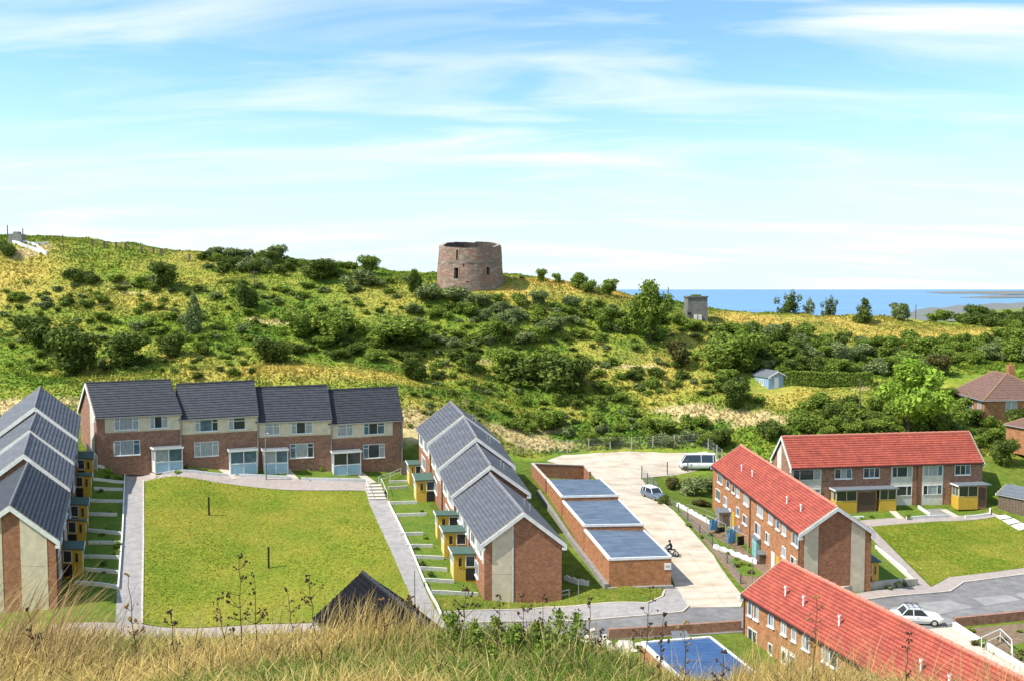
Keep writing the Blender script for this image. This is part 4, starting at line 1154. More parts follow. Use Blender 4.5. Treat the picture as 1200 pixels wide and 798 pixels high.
# bright blue roofed garage among the foreground grass
B1 = [W(700, 800, 62.0), W(906, 800, 61.5), W(833, 746.5, 70.5), W(752, 757.5, 69.5)]
B1[0] = B1[3] + (B1[1] - B1[2]); zz = (B1[2].z + B1[1].z) / 2
for p in B1: p.z = B1[2].z + (p.z - B1[2].z) * .15
b_ = (B1[0] + B1[2]) / 2; b_.z = tz(b_.x, b_.y)
root = empty('flat_garage', b_, 'flat bright blue garage roof with white edges near the bottom', 'garage')
garage_unit(root, B1, 3.2, BLUER2, 2, 3)
dd = (B1[3] - B1[2]).normalized()
mb = MB(); P = [[[p + dd.cross(Vector((0, 0, 1))) * o + Vector((0, 0, z)) for z in (-.16, .075)] for o in (-.05, .16)] for p in (B1[2], B1[3])]
mb.hexa(P); build('roof_edge', mb, WHITE, root)
# ------------------------------------------------------------------ garden walls and edgings
WG = 'low white garden walls'
def gwall(pa, pb, label, h=.38, w=.16, m=STONEW, group=WG, name='garden_wall', cat='wall'):
    return wall_thing(name, [pa, pb], w, h, m, label, cat, group)
RW = [((462, 605.5), (500, 604)), ((468.5, 628), (496, 627)), ((476, 641.5), (507, 641.5)), ((486.5, 654), (520, 655.6)), ((490, 667.6), (524, 669.4)), ((496, 681.4), (532, 683.5)), ((506, 695.5), (560, 698.5)), ((456, 591), (489, 590)), ((455, 573), (478, 572)), ((456, 566), (478, 565.5))]
for a, b in RW:
    gwall(a, b, 'low white wall dividing the small front gardens of the middle row', group='garden walls of the middle row')
LW = [((110, 546.5), (146, 552.5)), ((109, 562.6), (146, 566.6)), ((110, 573.6), (144, 575)), ((106, 588), (144, 589)), ((103, 604), (137, 604.7)), ((103.4, 623), (143, 627)), ((104, 637.6), (141.6, 638)), ((98.4, 654), (140.4, 655)), ((100, 669), (139, 672.7)), ((88, 684.6), (138, 690))]
for a, b in LW:
    gwall(a, b, 'low white wall dividing the shaded front gardens of the left row', group='garden walls of the left row')
wall_thing('path_edging', [(146.5, 552.5), (143.5, 625), (138.5, 691)], .14, .32, WHITE, 'white edging wall between the left path and the left gardens', 'edging')
wall_thing('path_edging', [(455, 589), (477, 634), (512, 710), (517, 722)], .14, .30, STONEW, 'pale edging wall along the right side of the stepped path', 'edging')
BW = [((148, 554), (175.4, 555)), ((190.5, 556.6), (267, 557.8)), ((280, 558.6), (340, 561)), ((352.8, 562.4), (429, 564))]
for a, b in BW:
    gwall(a, b, 'low white wall in front of the back row gardens', group='garden walls of the back row', m=WHITE)
for (a, b, w_) in (((172, 545), (187, 558), 1.0), ((260, 549), (277, 561), 1.0), ((335, 550), (347, 563), 1.0), ((420, 553), (437, 566), 1.1)):
    ribbon('entrance_path', [a, b], w_, .07, SLABM, kind='structure')
for a, b in (((1062, 608.5), (1111, 606)), ((1131, 607), (1160, 604))):
    gwall(a, b, 'low white wall in front of the right terrace gardens', group='garden walls of the right terrace', m=WHITE)
gwall((1076, 595), (1090, 604.5), 'sloping white wall between two front gardens of the right terrace', m=WHITE)
gwall((1160, 604), (1160, 598), 'short white return wall beside the right-hand yellow porch', m=WHITE)
gwall((985, 609), (1012, 607.6), 'white kerb wall left of the right terrace gardens', m=WHITE)
ribbon('entrance_path', [(1105, 597), (1122, 606)], 1.0, .07, SLABM, kind='structure')
ribbon('entrance_path', [(1046, 599), (1056, 608)], .9, .07, SLABM, kind='structure')
drape('gravel_patch', [(1082, 597), (1104, 596), (1116, 604.5), (1092, 606)], .06, CONCP)
gwall((1026, 642), (1062, 672), 'white edging wall beside the right lawn path', m=STONEW)
wall_thing('stone_wall', [(1074, 685.5), (1040, 688), (995, 694), (960, 701)], .3, .7, KERB, 'low stone wall round the garden corner by the side-on terrace', 'wall')
wall_thing('stone_wall', [(1074, 685.5), (1030, 646)], .22, .4, STONEW, 'white-topped garden wall running up beside the right lawn path', 'wall')
wall_thing('brick_wall', [(713, 748), (780, 744), (868, 738)], .25, .85, BRICK_DK, 'brown brick wall along the road behind the blue garage', 'wall')
wall_thing('brick_wall', [(1118, 734), (1160, 730), (1215, 724), (1300, 716)], .3, .8, BRICK_DK, 'dark brick wall at the right edge below the road', 'wall')
wall_thing('stone_wall', [(1118, 735), (1136, 747), (1170, 768), (1215, 797)], .3, .5, STONEW, 'white stone wall beside the pale path at lower right', 'wall')
drape('garden_bed', [(1125, 737), (1200, 730), (1300, 722), (1300, 800), (1222, 797), (1172, 767)], .03, SOIL)
drape('garden_bed', [(1180, 757), (1230, 748), (1240, 770), (1200, 775)], .06, LAWN2)
# retaining wall beside the garages, left of them
wall_thing('retaining_wall', [(711, 690), (692, 664), (668, 633), (648, 603), (630, 578)], .45, .5, CONCP, 'long weathered concrete retaining wall along the left side of the garages', 'wall')
# scalloped white edging in the gardens beside the yard
def scallop(pix, label):
    P = polyl(pix, step=.16); mb = MB()
    strip(mb, P, .12, -.3, lambda i: .42 + .16 * abs(math.sin(i * .16 / .9 * math.pi)))
    b = Vector((P[0].x, P[0].y, tz(P[0].x, P[0].y)))
    build('scalloped_edging', mb, WHITE, base=b, label=label, cat='edging')
scallop([(793, 593), (815, 605), (840, 619)], 'upper scalloped white garden edging beside the yard')
scallop([(836, 642), (860, 651), (887, 661)], 'lower scalloped white garden edging beside the yard')
scallop([(661, 679), (676, 684), (690, 686)], 'scalloped white edging on the grass beside the brown gable')

# ------------------------------------------------------------------ steps, railings, poles
st = empty('garden_steps', G(440, 582), 'concrete garden steps with railings at the right corner of the lawn', 'steps')
pa, pb, pc = G(432, 586), G(453, 586), G(430, 573)
for i in range(5):
    t0 = i / 5
    a = pa.lerp(G(428, 574), t0); b = pb.lerp(G(446, 574), t0); a2 = pa.lerp(G(428, 574), t0 + .2); b2 = pb.lerp(G(446, 574), t0 + .2)
    z = max(pa.z, pb.z) + .22 * (i + 1)
    mb = MB(); P = [[[Vector((p.x, p.y, zz)) for zz in (pa.z - .6, z)] for p in (q0, q1)] for q0, q1 in ((a, a2), (b, b2))]
    mb.hexa(P); build('step', mb, SLABM, st)
    mb = MB(); mb.bar(Vector((a.x, a.y - .02, z - .02)), Vector((b.x, b.y - .02, z - .02)), .035, n=4); build('step_nosing', mb, WHITE, st)
for (q, w_) in ((pb, G(446, 574)), (pa, G(428, 574))):
    mb = MB(); u1, u2 = Vector((q.x + .1, q.y, q.z)), Vector((w_.x + .1, w_.y, w_.z + .5))
    for p in (u1, u2, (u1 + u2) / 2): mb.bar(p, p + Vector((0, 0, 1.0)), .035)
    mb.bar(u1 + Vector((0, 0, 1)), u2 + Vector((0, 0, 1)), .035); build('railing', mb, WHITE, st)
def railing(pix, label, h=1.0, m=WHITE, n=None, cat='railing', name='railing', mid=True, r=.035):
    P = [G(u, v) for u, v in pix]
    root = empty(name, P[0], label, cat)
    mb = MB()
    pts = polyl(pix, step=2.2); z = [Vector((p.x, p.y, tz(p.x, p.y))) for p in pts]
    for p in z:
        q = MB(); q.bar(p - Vector((0, 0, .2)), p + Vector((0, 0, h)), r); build('post', q, m, root)
    for a, b in zip(z[:-1], z[1:]):
        mb.bar(a + Vector((0, 0, h)), b + Vector((0, 0, h)), r)
        if mid: mb.bar(a + Vector((0, 0, h * .5)), b + Vector((0, 0, h * .5)), r * .7)
    build('rail', mb, m, root)
    return root
railing([(444, 566), (470, 556)], 'white sloping handrail between the steps and the back row', .9)
railing([(1150, 762), (1172, 752), (1185, 765), (1186, 777)], 'white tubular handrail in the garden at lower right', 1.1)
railing([(658, 702), (667, 700)], 'small white stile leaning at the corner of the brown gable', .8)
def fence(pix, label, h=1.9, step=2.8, m=CONCP, mesh=True, group='chain-link fences round the yard'):
    pts = polyl(pix, step=step); z = [Vector((p.x, p.y, tz(p.x, p.y))) for p in pts]
    root = empty('chain_link_fence', z[0], label, 'fence', group)
    for p in z:
        q = MB(); q.box(-.06, .06, -.06, .06, -.3, h, Matrix.Translation(p)); build('post', q, m, root)
    mb = MB()
    for a, b in zip(z[:-1], z[1:]):
        for k in (.06, .5, .94):
            mb.bar(a + Vector((0, 0, h * k)), b + Vector((0, 0, h * k)), .012, n=3)
        n = max(2, int((b - a).length / .22))
        for i in range(n):
            p0 = a.lerp(b, i / n); p1 = a.lerp(b, min(1, (i + 3) / n))
            mb.bar(p0 + Vector((0, 0, h * .06)), p1 + Vector((0, 0, h * .94)), .005, n=3)
            mb.bar(p1 + Vector((0, 0, h * .06)), p0 + Vector((0, 0, h * .94)), .005, n=3)
    build('wire_mesh', mb, GALV, root)
fence([(606, 532), (640, 530), (690, 528), (740, 526), (790, 524), (820, 522)], 'chain-link fence on pale posts along the back of the yard', m=KERB)
fence([(820, 522), (830, 528), (840, 536), (846, 541)], 'short chain-link fence at the right end of the yard behind the red roof', m=KERB)
fence([(752, 562), (766, 577), (771, 584)], 'chain-link fence beside the parked blue-grey car', m=WOOD)
fence([(752, 561), (782, 556), (806, 553)], 'chain-link fence in front of the parked white van', m=WOOD)
fence([(785, 592), (806, 610), (835, 640), (852, 660), (868, 684)], 'low post-and-wire fence between the yard and the terrace gardens', h=1.0, m=WOOD)
railing([(805, 600), (825, 606), (842, 614)], 'pale rail fence in the garden above the scalloped edging', 1.0, CONCP)
def pole(name, u, v, h, r, m, label, cat, arm=False, lean=0, ymin=58.):
    p = G(u, v, ymin); mb = MB(); top = p + Vector((lean, 0, h))
    mb.bar(p - Vector((0, 0, .4)), top, r, r * .75, n=8)
    root = empty(name, p, label, cat)
    build('shaft', mb, m, root)
    if arm == 'cross':
        q = MB(); q.bar(top + Vector((-.8, 0, -.35)), top + Vector((.8, 0, -.35)), .06, n=4); build('crossarm', q, m, root)
    if arm == 'lamp':
        q = MB(); q.bar(top, top + Vector((.35, -.35, .12)), .05, n=6); q.bar(top + Vector((.3, -.3, .1)), top + Vector((.6, -.6, .1)), .10, .06, n=8); build('lamp_head', q, GALV, root)
    return root
pole('lamp_post', 312, 562, 6.0, .09, CONCP, 'slim lamp post in front of the third house of the back row', 'lamp post', 'lamp')
pole('lamp_post', 486, 708, 3.2, .06, CONCP, 'thin grey post beside the right-hand path', 'post')
pole('lamp_post', 881, 690, 3.0, .05, CONCP, 'thin grey post in the garden beside the near red roof', 'post')
pole('lamp_post', 678, 702, 2.0, .05, CONCP, 'short thin post on the grass beside the garages', 'post')
for (u, v, h, lab) in ((245, 604, 2.15, 'dark upright post on the upper left of the lawn'), (315, 666, 2.15, 'dark upright post near the middle of the lawn')):
    p = G(u, v); root = empty('goal_post', p, lab, 'post')
    mb = MB(); mb.box(-.08, .08, -.08, .08, -.3, h, Matrix.Translation(p)); build('shaft', mb, DARK, root)
    mb = MB(); mb.box(-.10, .10, -.10, .10, h + .002, h + .06, Matrix.Translation(p)); build('cap', mb, DARK, root)
for (u, v, h, arm, lab) in ((298, 336, 3.2, 'cross', 'wooden pole on the hillside below the skyline trees'), (617, 362, 3.2, False, 'wooden pole on the slope below the round tower'), (783, 354, 3.2, False, 'dark pole on the crest left of the concrete bunker'), (467, 382, 2.6, False, 'short dark pole among bushes left of the tower slope'),
                       (1073, 372, 3.4, False, 'dark pole on the right skyline in front of the sea'), (1007, 496, 7.0, False, 'tall wooden pole behind the right red terrace'), (9, 278, 2.6, False, 'dark post left of the white trench walls on the skyline'), (27, 281, 2.4, False, 'dark post right of the white trench walls on the skyline'), (74, 294, 3.4, False, 'thin dark pole on the hill right of the trench walls')):
    pole('telegraph_pole', u, v, h, .13 if h < 5 else .12, WOOD, lab, 'pole', arm)
# skyline fence of short posts
pts = [(108, 289), (122, 291), (136, 292), (147, 293), (166, 297), (180, 298), (189, 300), (222, 306)]
root = empty('post_fence', G(108, 289), 'line of dark fence posts along the left skyline', 'fence')
for (u, v) in pts:
    p = G(u, v); mb = MB(); mb.box(-.16, .16, -.16, .16, -.4, 1.5, Matrix.Translation(p)); build('post', mb, WOOD, root)
mb = MB()
for a, b in zip(pts[:-1], pts[1:]):
    mb.bar(G(*a) + Vector((0, 0, 1.1)), G(*b) + Vector((0, 0, 1.1)), .02, n=3)
build('wire', mb, GALV, root)

# white walled trench on the left skyline
tr = empty('trench_walls', G(35, 291), 'white walls of an old trench on the left hilltop', 'ruin')
for pix, h in (([(12, 283), (25, 288), (40, 293), (55, 299)], .55), ([(18, 284), (35, 286), (57, 286)], .5), ([(38, 287), (47, 293), (55, 299)], .45)):
    P = polyl(pix); mb = MB(); strip(mb, P, .35, -.5, h); build('wall', mb, WHITE, tr)
p = G(20, 284); mb = MB(); mb.box(-1.4, 1.4, -.8, .8, -.5, 1.7, Matrix.Translation(p)); mb.box(-.5, .7, -.5, .5, 1.7, 2.2, Matrix.Translation(p)); build('hut', mb, CONCP, tr)

# ------------------------------------------------------------------ round brick tower
TC = G(551, 338); TC.y += 5.5; TC.x *= TC.y / (TC.y - 5.5); TC.z = W(551, 338, TC.y - 6.8).z - .3
TB = mat('tower_brick', (.29, .15, .10), (.21, .165, .13), scale=.45, rough=.95, stretch=(1, 1, 1.6), detail=10, lo=.36, hi=.62, bump=.5)
nt = TB.node_tree
b_ = nt.nodes['Principled BSDF']; src = b_.inputs['Base Color'].links[0].from_socket
tcn = nt.nodes.new('ShaderNodeTexCoord'); mpn = nt.nodes.new('ShaderNodeMapping'); mpn.inputs['Scale'].default_value = (1.0, 1.0, 2.6)
nsn = nt.nodes.new('ShaderNodeTexNoise'); nsn.inputs['Scale'].default_value = .9; nsn.inputs['Detail'].default_value = 8
rpn = nt.nodes.new('ShaderNodeValToRGB'); rpn.color_ramp.elements[0].position = .50; rpn.color_ramp.elements[1].position = .68
mxn = nt.nodes.new('ShaderNodeMix'); mxn.data_type = 'RGBA'; mxn.inputs['B'].default_value = (.35, .29, .225, 1)
nt.links.new(tcn.outputs['Object'], mpn.inputs['Vector']); nt.links.new(mpn.outputs[0], nsn.inputs['Vector']); nt.links.new(nsn.outputs['Fac'], rpn.inputs['Fac'])
nt.links.new(rpn.outputs['Color'], mxn.inputs['Factor']); nt.links.new(src, mxn.inputs['A']); nt.links.new(mxn.outputs['Result'], b_.inputs['Base Color'])
TG = mat('tower_render', (.27, .235, .20), (.17, .14, .12), scale=.8, rough=.95, detail=10, bump=.4)
tower = empty('round_tower', TC, 'ruined round brick tower standing on the hill crest', 'tower')
NS = 96
hs = np.concatenate([np.linspace(-6, 0, 3), np.linspace(0.35, 10.4, 39)])
def trad(h, t):
    base = 6.95 - .066 * max(h, 0)
    if h > 8.6: base -= (h - 8.6) * .25
    return base + .05 * math.sin(9 * t + h) + .06 * (vnoise(t * 9 + 40, h * 1.5) - .5)
def ttop(t):
    # parapet is broken down on the side towards the camera
    return 9.15 + 1.0 * math.sin(t) + .42 * (vnoise(t * 6 + 3, 1.0) - .5)
holes = [(-2.02, -1.88, 2.2, 4.35), (-1.965, -1.90, 5.9, 7.9), (-1.02, -.90, 2.9, 4.5), (-1.75, -1.71, 4.7, 5.05), (-1.62, -1.585, 1.3, 1.6)]
def hole(t, h):
    return any(a <= t <= b and c <= h <= d_ for a, b, c, d_ in holes)
mb = MB(); top = MB()
angs = [2 * math.pi * i / (NS * 2) - math.pi for i in range(NS * 2 + 1)]
def tp_(t, h, dr=0):
    hh = min(h, ttop(t)); r = trad(hh, t) - dr
    return TC + Vector((r * math.cos(t), r * math.sin(t), hh))
for i in range(NS * 2):
    t0, t1 = angs[i], angs[i + 1]
    for k in range(len(hs) - 1):
        h0, h1 = hs[k], hs[k + 1]
        if hole((t0 + t1) / 2, (h0 + h1) / 2): continue
        mb.face([tp_(t0, h0), tp_(t1, h0), tp_(t1, h1), tp_(t0, h1)])
build('brick_shell', mb, TB, tower, smooth=False, recalc=False)
mb = MB(); rim = MB()
for i in range(NS * 2):
    t0, t1 = angs[i], angs[i + 1]
    I = lambda t, h: TC + Vector((5.5 * math.cos(t), 5.5 * math.sin(t), h))
    mb.face([I(t1, -1), I(t0, -1), I(t0, ttop(t0) - .05), I(t1, ttop(t1) - .05)])
    a, b = tp_(t0, 10.6), tp_(t1, 10.6)
    rim.face([a, b, I(t1, ttop(t1) - .05), I(t0, ttop(t0) - .05)])
build('inner_wall', mb, mat('tower_inner_shade', (.05, .04, .034), (.11, .085, .07), scale=1.2, rough=.95), tower, recalc=False)  # shade inside the tower is put into this dark wall colour
build('parapet_top', rim, mat('parapet_stone', (.42, .36, .29), (.22, .18, .15), scale=1.5, rough=.95), tower, recalc=False)
mb = MB(); mb.face([TC + Vector((5.4 * math.cos(t), 5.4 * math.sin(t), 5.5)) for t in angs[:-1:6]]); build('inner_floor', mb, TG, tower, recalc=False)
for a, b, c, d_ in holes[:3]:          # stone jambs and lintels
    mb = MB()
    for (t0, t1, h0, h1) in ((a - .03, a, c, d_), (b, b + .03, c, d_), (a - .04, b + .04, d_, d_ + .28)):
        P = [[[TC + Vector(((trad(h, t) + o) * math.cos(t), (trad(h, t) + o) * math.sin(t), h)) for h in (h0, h1)] for o in (-.9, .06)] for t in (t0, t1)]
        mb.hexa(P)
    build('opening_frame', mb, mat('jamb_stone', (.36, .27, .2), (.24, .17, .13), scale=2), tower)
for (hb, hh) in ((5.3, .16),):
    mb = MB()
    for i in range(NS):
        t0, t1 = 2 * math.pi * i / NS, 2 * math.pi * (i + 1) / NS
        P = [[[TC + Vector(((trad(h, 0) + o) * math.cos(t), (trad(h, 0) + o) * math.sin(t), h)) for h in (hb, hb + hh)] for o in (-.2, .09)] for t in (t0, t1)]
        mb.hexa(P)
    build('string_course', mb, TG, tower)

# concrete bunker on the crest
bk = G(815, 373); root = empty('concrete_bunker', bk, 'square grey concrete bunker tower on the crest in front of the sea', 'bunker')
mb = MB(); P = [[[bk + Vector((sx * (2.15 if k == 0 else 1.95), sy * 2.0, z)) for k, z in ((0, -.8), (1, 4.2))] for sy in (-1, 1)] for sx in (-1, 1)]; mb.hexa(P); build('body', mb, BUNK, root)
mb = MB(); mb.box(-2.15, 2.15, -2.2, 2.2, 4.203, 4.5, Matrix.Translation(bk)); build('roof_slab', mb, BUNK, root)
mb = MB(); mb.box(-.9, .9, -1, 1, 4.503, 4.8, Matrix.Translation(bk)); build('roof_turf', mb, LAWN2, root)
for x in (-.75, .15):
    mb = MB(); mb.box(x, x + .65, -2.35, -2.1, -.3, .75, Matrix.Translation(bk)); build('white_block', mb, STONEW, root)
mb = MB(); mb.box(-2.05, -1.3, -2.2, -1.99, .9, 1.15, Matrix.Translation(bk)); build('slit', mb, BLACK, root)

# blue hut on the slope
e0 = W(880.5, 436, 154); ef = W(901, 441.5, 147.5); e1 = W(903, 431, 156.5)
e0.z = ef.z = e1.z = (e0.z + ef.z) / 2
gh = G(901, 457); yh = gh.y; fl = W(901, 441.5, yh); frp = W(923, 440.5, yh + .7); bl = W(880.5, 437.5, yh + 4.5)
fr = Frame(Vector((fl.x, fl.y, fl.z)), Vector((bl.x, bl.y, fl.z)), Vector((frp.x, frp.y, fl.z)))
h = gable_house('blue_hut', 'pale blue boarded hut with grey roof among bushes on the slope', None, fr, .9, mat('blue_boards', (.30, .42, .55), (.24, .35, .48), scale=3, rough=.7), GREYR, GREYR, cat='hut', courses=4, gables=(0,), ohb=.12, bb=.14)
window(fr, h, ('b', .12, -1), 1.5, 2.6, -1.6, -.6, [.5])
d_ = MB(); fbox(d_, fr, .22 - .03, .218, 1.2, 2.0, fr.ground(0, 1.5), fr.ground(0, 1.5) + 1.9); build('door', d_, WHITE, h)

# ------------------------------------------------------------------ vehicles
PAINTW = mat('white_car_paint', (.80, .81, .82), rough=.25, spec=.6)
PAINTB = mat('blue_grey_car_paint', (.11, .145, .19), rough=.25, spec=.7)
TYRE = mat('tyre_rubber', (.02, .02, .02), rough=.85)
CHROME = mat('chrome', (.6, .6, .6), rough=.2, metallic=1.0)
PLATE = mat('yellow_plate', (.75, .50, .02), rough=.5)
LAMP = mat('lamp_glass', (.7, .7, .66), rough=.15, spec=.7)
REDL = mat('tail_lamp', (.45, .02, .02), rough=.2)
def car(name, label, loc, yaw, L_, W_, lower, roofp, paint, roofm, rack=False, estate=False):
    """lower: list of (x, z_bottom, z_belt, half width); roofp: (x, z) profile of the glasshouse"""
    root = empty(name, loc, label, 'car')
    root.rotation_euler = (0, 0, 0)
    M = Matrix.Translation(loc) @ Matrix.Rotation(yaw, 4, 'Z')
    # tilt with ground
    dx = M.to_3x3() @ Vector((1, 0, 0)); gz0 = tz(loc.x + dx.x * 1.3, loc.y + dx.y * 1.3); gz1 = tz(loc.x - dx.x * 1.3, loc.y - dx.y * 1.3)
    M = M @ Matrix.Rotation(-math.atan2(gz0 - gz1, 2.6), 4, 'Y')
    mb = MB(); secs = []
    for (x, zb, zt, hw) in lower:
        ring = [(-hw * .9, zb), (-hw, zb + (zt - zb) * .35), (-hw, zb + (zt - zb) * .7), (-hw * .9, zt - .02), (-hw * .5, zt + .02), (0, zt + .035), (hw * .5, zt + .02), (hw * .9, zt - .02), (hw, zb + (zt - zb) * .7), (hw, zb + (zt - zb) * .35), (hw * .9, zb)]
        secs.append([M @ Vector((x, y, z)) for y, z in ring])
    for a, b in zip(secs[:-1], secs[1:]):
        for i in range(len(a)):
            j = (i + 1) % len(a)
            mb.face([a[i], a[j], b[j], b[i]])
    mb.face(secs[0]); mb.face(secs[-1])
    build('body', mb, paint, root, smooth=False)
    # glasshouse loft: sides tumble inward
    hw = W_ / 2 - .07
    mb = MB(); zb = roofp[0][1]
    lo = [(x, zb) for x, z in roofp]
    ys = lambda z: hw - (z - zb) * .28
    left = [M @ Vector((x, -ys(z), z)) for x, z in roofp]; right = [M @ Vector((x, ys(z), z)) for x, z in roofp]
    n = len(roofp)
    mb.face(left); mb.face(right[::-1])
    for i in range(n - 1):
        mb.face([left[i], left[i + 1], right[i + 1], right[i]])
    build('glasshouse', mb, GLASS, root)
    # roof skin and pillars
    xs_ = [(x, z) for x, z in roofp if z > zb + .25]
    mb = MB()
    top = [xs_[0]] + xs_[1:]
    x0, x1 = top[0][0], top[-1][0]; zt = max(z for x, z in top)
    P = [[[M @ Vector((x, sy * (ys(zt) + .015), z)) for z in (zt - .07, zt + .035)] for sy in (-1, 1)] for x in (x0, x1)]
    mb.hexa(P)
    for sy in (-1, 1):
        segs = [(roofp[0], top[0]), (roofp[-1], top[-1])] + [((xm, zb), (xm, zt)) for xm in ([(x0 + x1) / 2 - .1] + ([x0 + .3] if estate else []))]
        for (pa_, pb_) in segs:
            mb.bar(M @ Vector((pa_[0], sy * (ys(pa_[1]) + .012), pa_[1])), M @ Vector((pb_[0], sy * (ys(pb_[1]) + .012), pb_[1])), .045, n=4)
    build('roof', mb, roofm, root)
    f, r = L_ / 2, -L_ / 2
    for wx in (f - .75, r + .8):
        for sy in (-1, 1):
            wc = M @ Vector((wx, sy * (W_ / 2 - .10), .31))
            wd = (M.to_3x3() @ Vector((0, sy, 0)))
            mb = MB(); mb.bar(wc - wd * .09, wc + wd * .09, .31, n=16); wh = build('wheel', mb, TYRE, root)
            mb = MB(); mb.bar(wc + wd * .06, wc + wd * .105, .18, n=12); build('hub', mb, CHROME, wh)
    for sy in (-1, 1):
        mb = MB(); c = M @ Vector((f - .02, sy * (W_ / 2 - .24), .62)); fx = M.to_3x3() @ Vector((1, 0, 0)); mb.bar(c - fx * .05, c + fx * .05, .10, n=10); build('headlight', mb, LAMP, root)
        mb = MB(); mb.box(r - .03, r + .05, sy * (W_ / 2 - .28) - .09, sy * (W_ / 2 - .28) + .09, .62, .75, M); build('tail_light', mb, REDL, root)
    for xx in (f, r):
        mb = MB(); mb.box(xx - .06, xx + .07, -W_ / 2 + .06, W_ / 2 - .06, .40, .50, M); build('bumper', mb, CHROME, root)
        mb = MB(); sg = 1 if xx > 0 else -1; mb.box(min(xx + sg * .075, xx + sg * .09), max(xx + sg * .075, xx + sg * .09), -.26, .26, .40, .52, M); build('number_plate', mb, PLATE if xx > 0 else WHITE, root)
    mb = MB(); mb.box(f - .03, f + .02, -W_ / 2 + .38, W_ / 2 - .38, .55, .70, M); build('grille', mb, DARK, root)
    for sy in (-1, 1):
        mb = MB(); mb.box(-.12, .04, min(sy * (W_ / 2), sy * (W_ / 2 + .03)), max(sy * (W_ / 2), sy * (W_ / 2 + .03)), .78, .81, M); build('door_handle', mb, CHROME, root)
    if rack:
        mb = MB()
        for x in (x0 + .15, (x0 + x1) / 2, x1 - .15): mb.bar(M @ Vector((x, -.58, zt + .14)), M @ Vector((x, .58, zt + .14)), .03, n=5)
        for y in (-.56, -.2, .2, .56): mb.bar(M @ Vector((x0 + .05, y, zt + .16)), M @ Vector((x1 - .05, y, zt + .16)), .025, n=5)
        for x in (x0 + .15, x1 - .15):
            for y in (-.56, .56): mb.bar(M @ Vector((x, y, zt)), M @ Vector((x, y, zt + .15)), .025, n=5)
        build('roof_rack', mb, DARK, root)
    return root
saloon_low = [(-2.05, .38, .72, .62), (-1.98, .30, .84, .74), (-1.5, .24, .88, .79), (-.6, .22, .90, .80), (.5, .22, .90, .80), (1.1, .24, .88, .79), (1.75, .26, .82, .77), (1.98, .32, .74, .70), (2.06, .38, .64, .60)]
saloon_roof = [(-1.35, .88), (-.88, 1.36), (-.2, 1.41), (.35, 1.36), (.85, .88)]
p = G(1073, 729.5)
car('white_saloon', 'white saloon car with a roof rack parked on the road', p, math.radians(-8), 4.1, 1.6, saloon_low, saloon_roof, PAINTW, PAINTW, rack=True)
estate_roof = [(-1.95, .88), (-1.75, 1.36), (-.6, 1.43), (.3, 1.38), (.85, .88)]
p = G(766, 584)
car('estate_car', 'blue-grey estate car with pale roof parked in the concrete yard', p, math.radians(-66), 4.0, 1.6, saloon_low, estate_roof, PAINTB, PAINTW, estate=True)
van_low = [(-2.6, .4, 1.05, .8), (-2.55, .3, 1.1, .92), (-1.5, .26, 1.12, .97), (1.7, .26, 1.12, .97), (2.45, .3, 1.08, .92), (2.65, .4, .95, .8)]
van_roof = [(-2.52, 1.1), (-2.45, 2.1), (0, 2.2), (1.75, 2.1), (2.4, 1.1)]
p = G(818, 549)
car('camper_van', 'white van parked at the top right of the yard behind the shrubs', p, math.radians(172), 5.3, 1.95, van_low, van_roof, PAINTW, PAINTW, estate=True)

# ------------------------------------------------------------------ motorcycle and rider
mp = G(784, 652); bx = Vector((-.80, .60, 0)).normalized(); MM = Matrix.Translation(mp) @ Matrix.Rotation(math.radians(165), 4, 'Z')
moto = empty('motorcycle', mp, 'dark motorcycle being ridden across the concrete yard', 'motorcycle')
for x in (-.7, .7):
    c = MM @ Vector((x, 0, .33)); ax = MM.to_3x3() @ Vector((0, 1, 0)); up = Vector((0, 0, 1)); fx = MM.to_3x3() @ Vector((1, 0, 0))
    mb = MB(); n = 18
    for i in range(n):
        a0, a1 = 2 * math.pi * i / n, 2 * math.pi * (i + 1) / n
        mb.bar(c + (fx * math.cos(a0) + up * math.sin(a0)) * .29, c + (fx * math.cos(a1) + up * math.sin(a1)) * .29, .055, n=6)
    w_ = build('wheel', mb, TYRE, moto)
    mb = MB(); mb.bar(c - ax * .06, c + ax * .06, .07, n=8)
    for i in range(6):
        a0 = math.pi * i / 3; mb.bar(c, c + (fx * math.cos(a0) + up * math.sin(a0)) * .27, .012, n=4)
    build('hub', mb, CHROME, w_)
def mbar(pts, r, nm, m):
    mb = MB()
    for a, b in pts: mb.bar(MM @ Vector(a), MM @ Vector(b), r, n=6)
    build(nm, mb, m, moto)
mbar([((-.7, 0, .33), (-.1, 0, .45)), ((-.1, 0, .45), (.35, 0, .85)), ((-.55, 0, .75), (.35, 0, .85)), ((-.1, 0, .3), (-.1, 0, .6)), ((-.7, 0, .33), (-.55, 0, .75))], .035, 'frame', DARK)
mbar([((.7, .06, .33), (.42, .06, .98)), ((.7, -.06, .33), (.42, -.06, .98))], .03, 'fork', CHROME)
mbar([((.38, -.36, 1.0), (.42, 0, .98)), ((.38, .36, 1.0), (.42, 0, .98))], .025, 'handlebar', CHROME)
mb = MB(); mb.bar(MM @ Vector((-.05, 0, .80)), MM @ Vector((.32, 0, .86)), .13, .11, n=10); build('tank', mb, PAINTB, moto)
mb = MB(); mb.box(-.72, -.05, -.12, .12, .74, .84, MM); build('seat', mb, DARK, moto)
mb = MB(); mb.box(-.22, .18, -.15, .15, .28, .60, MM); build('engine', mb, GALV, moto)
mbar([((.05, -.16, .3), (-.85, -.18, .32))], .045, 'exhaust', CHROME)
CLOTH = mat('dark_clothing', (.022, .022, .028), rough=.8)
HELM = mat('helmet', (.03, .03, .035), rough=.2, spec=.6)
SKIN = mat('skin', (.42, .26, .19), rough=.6)
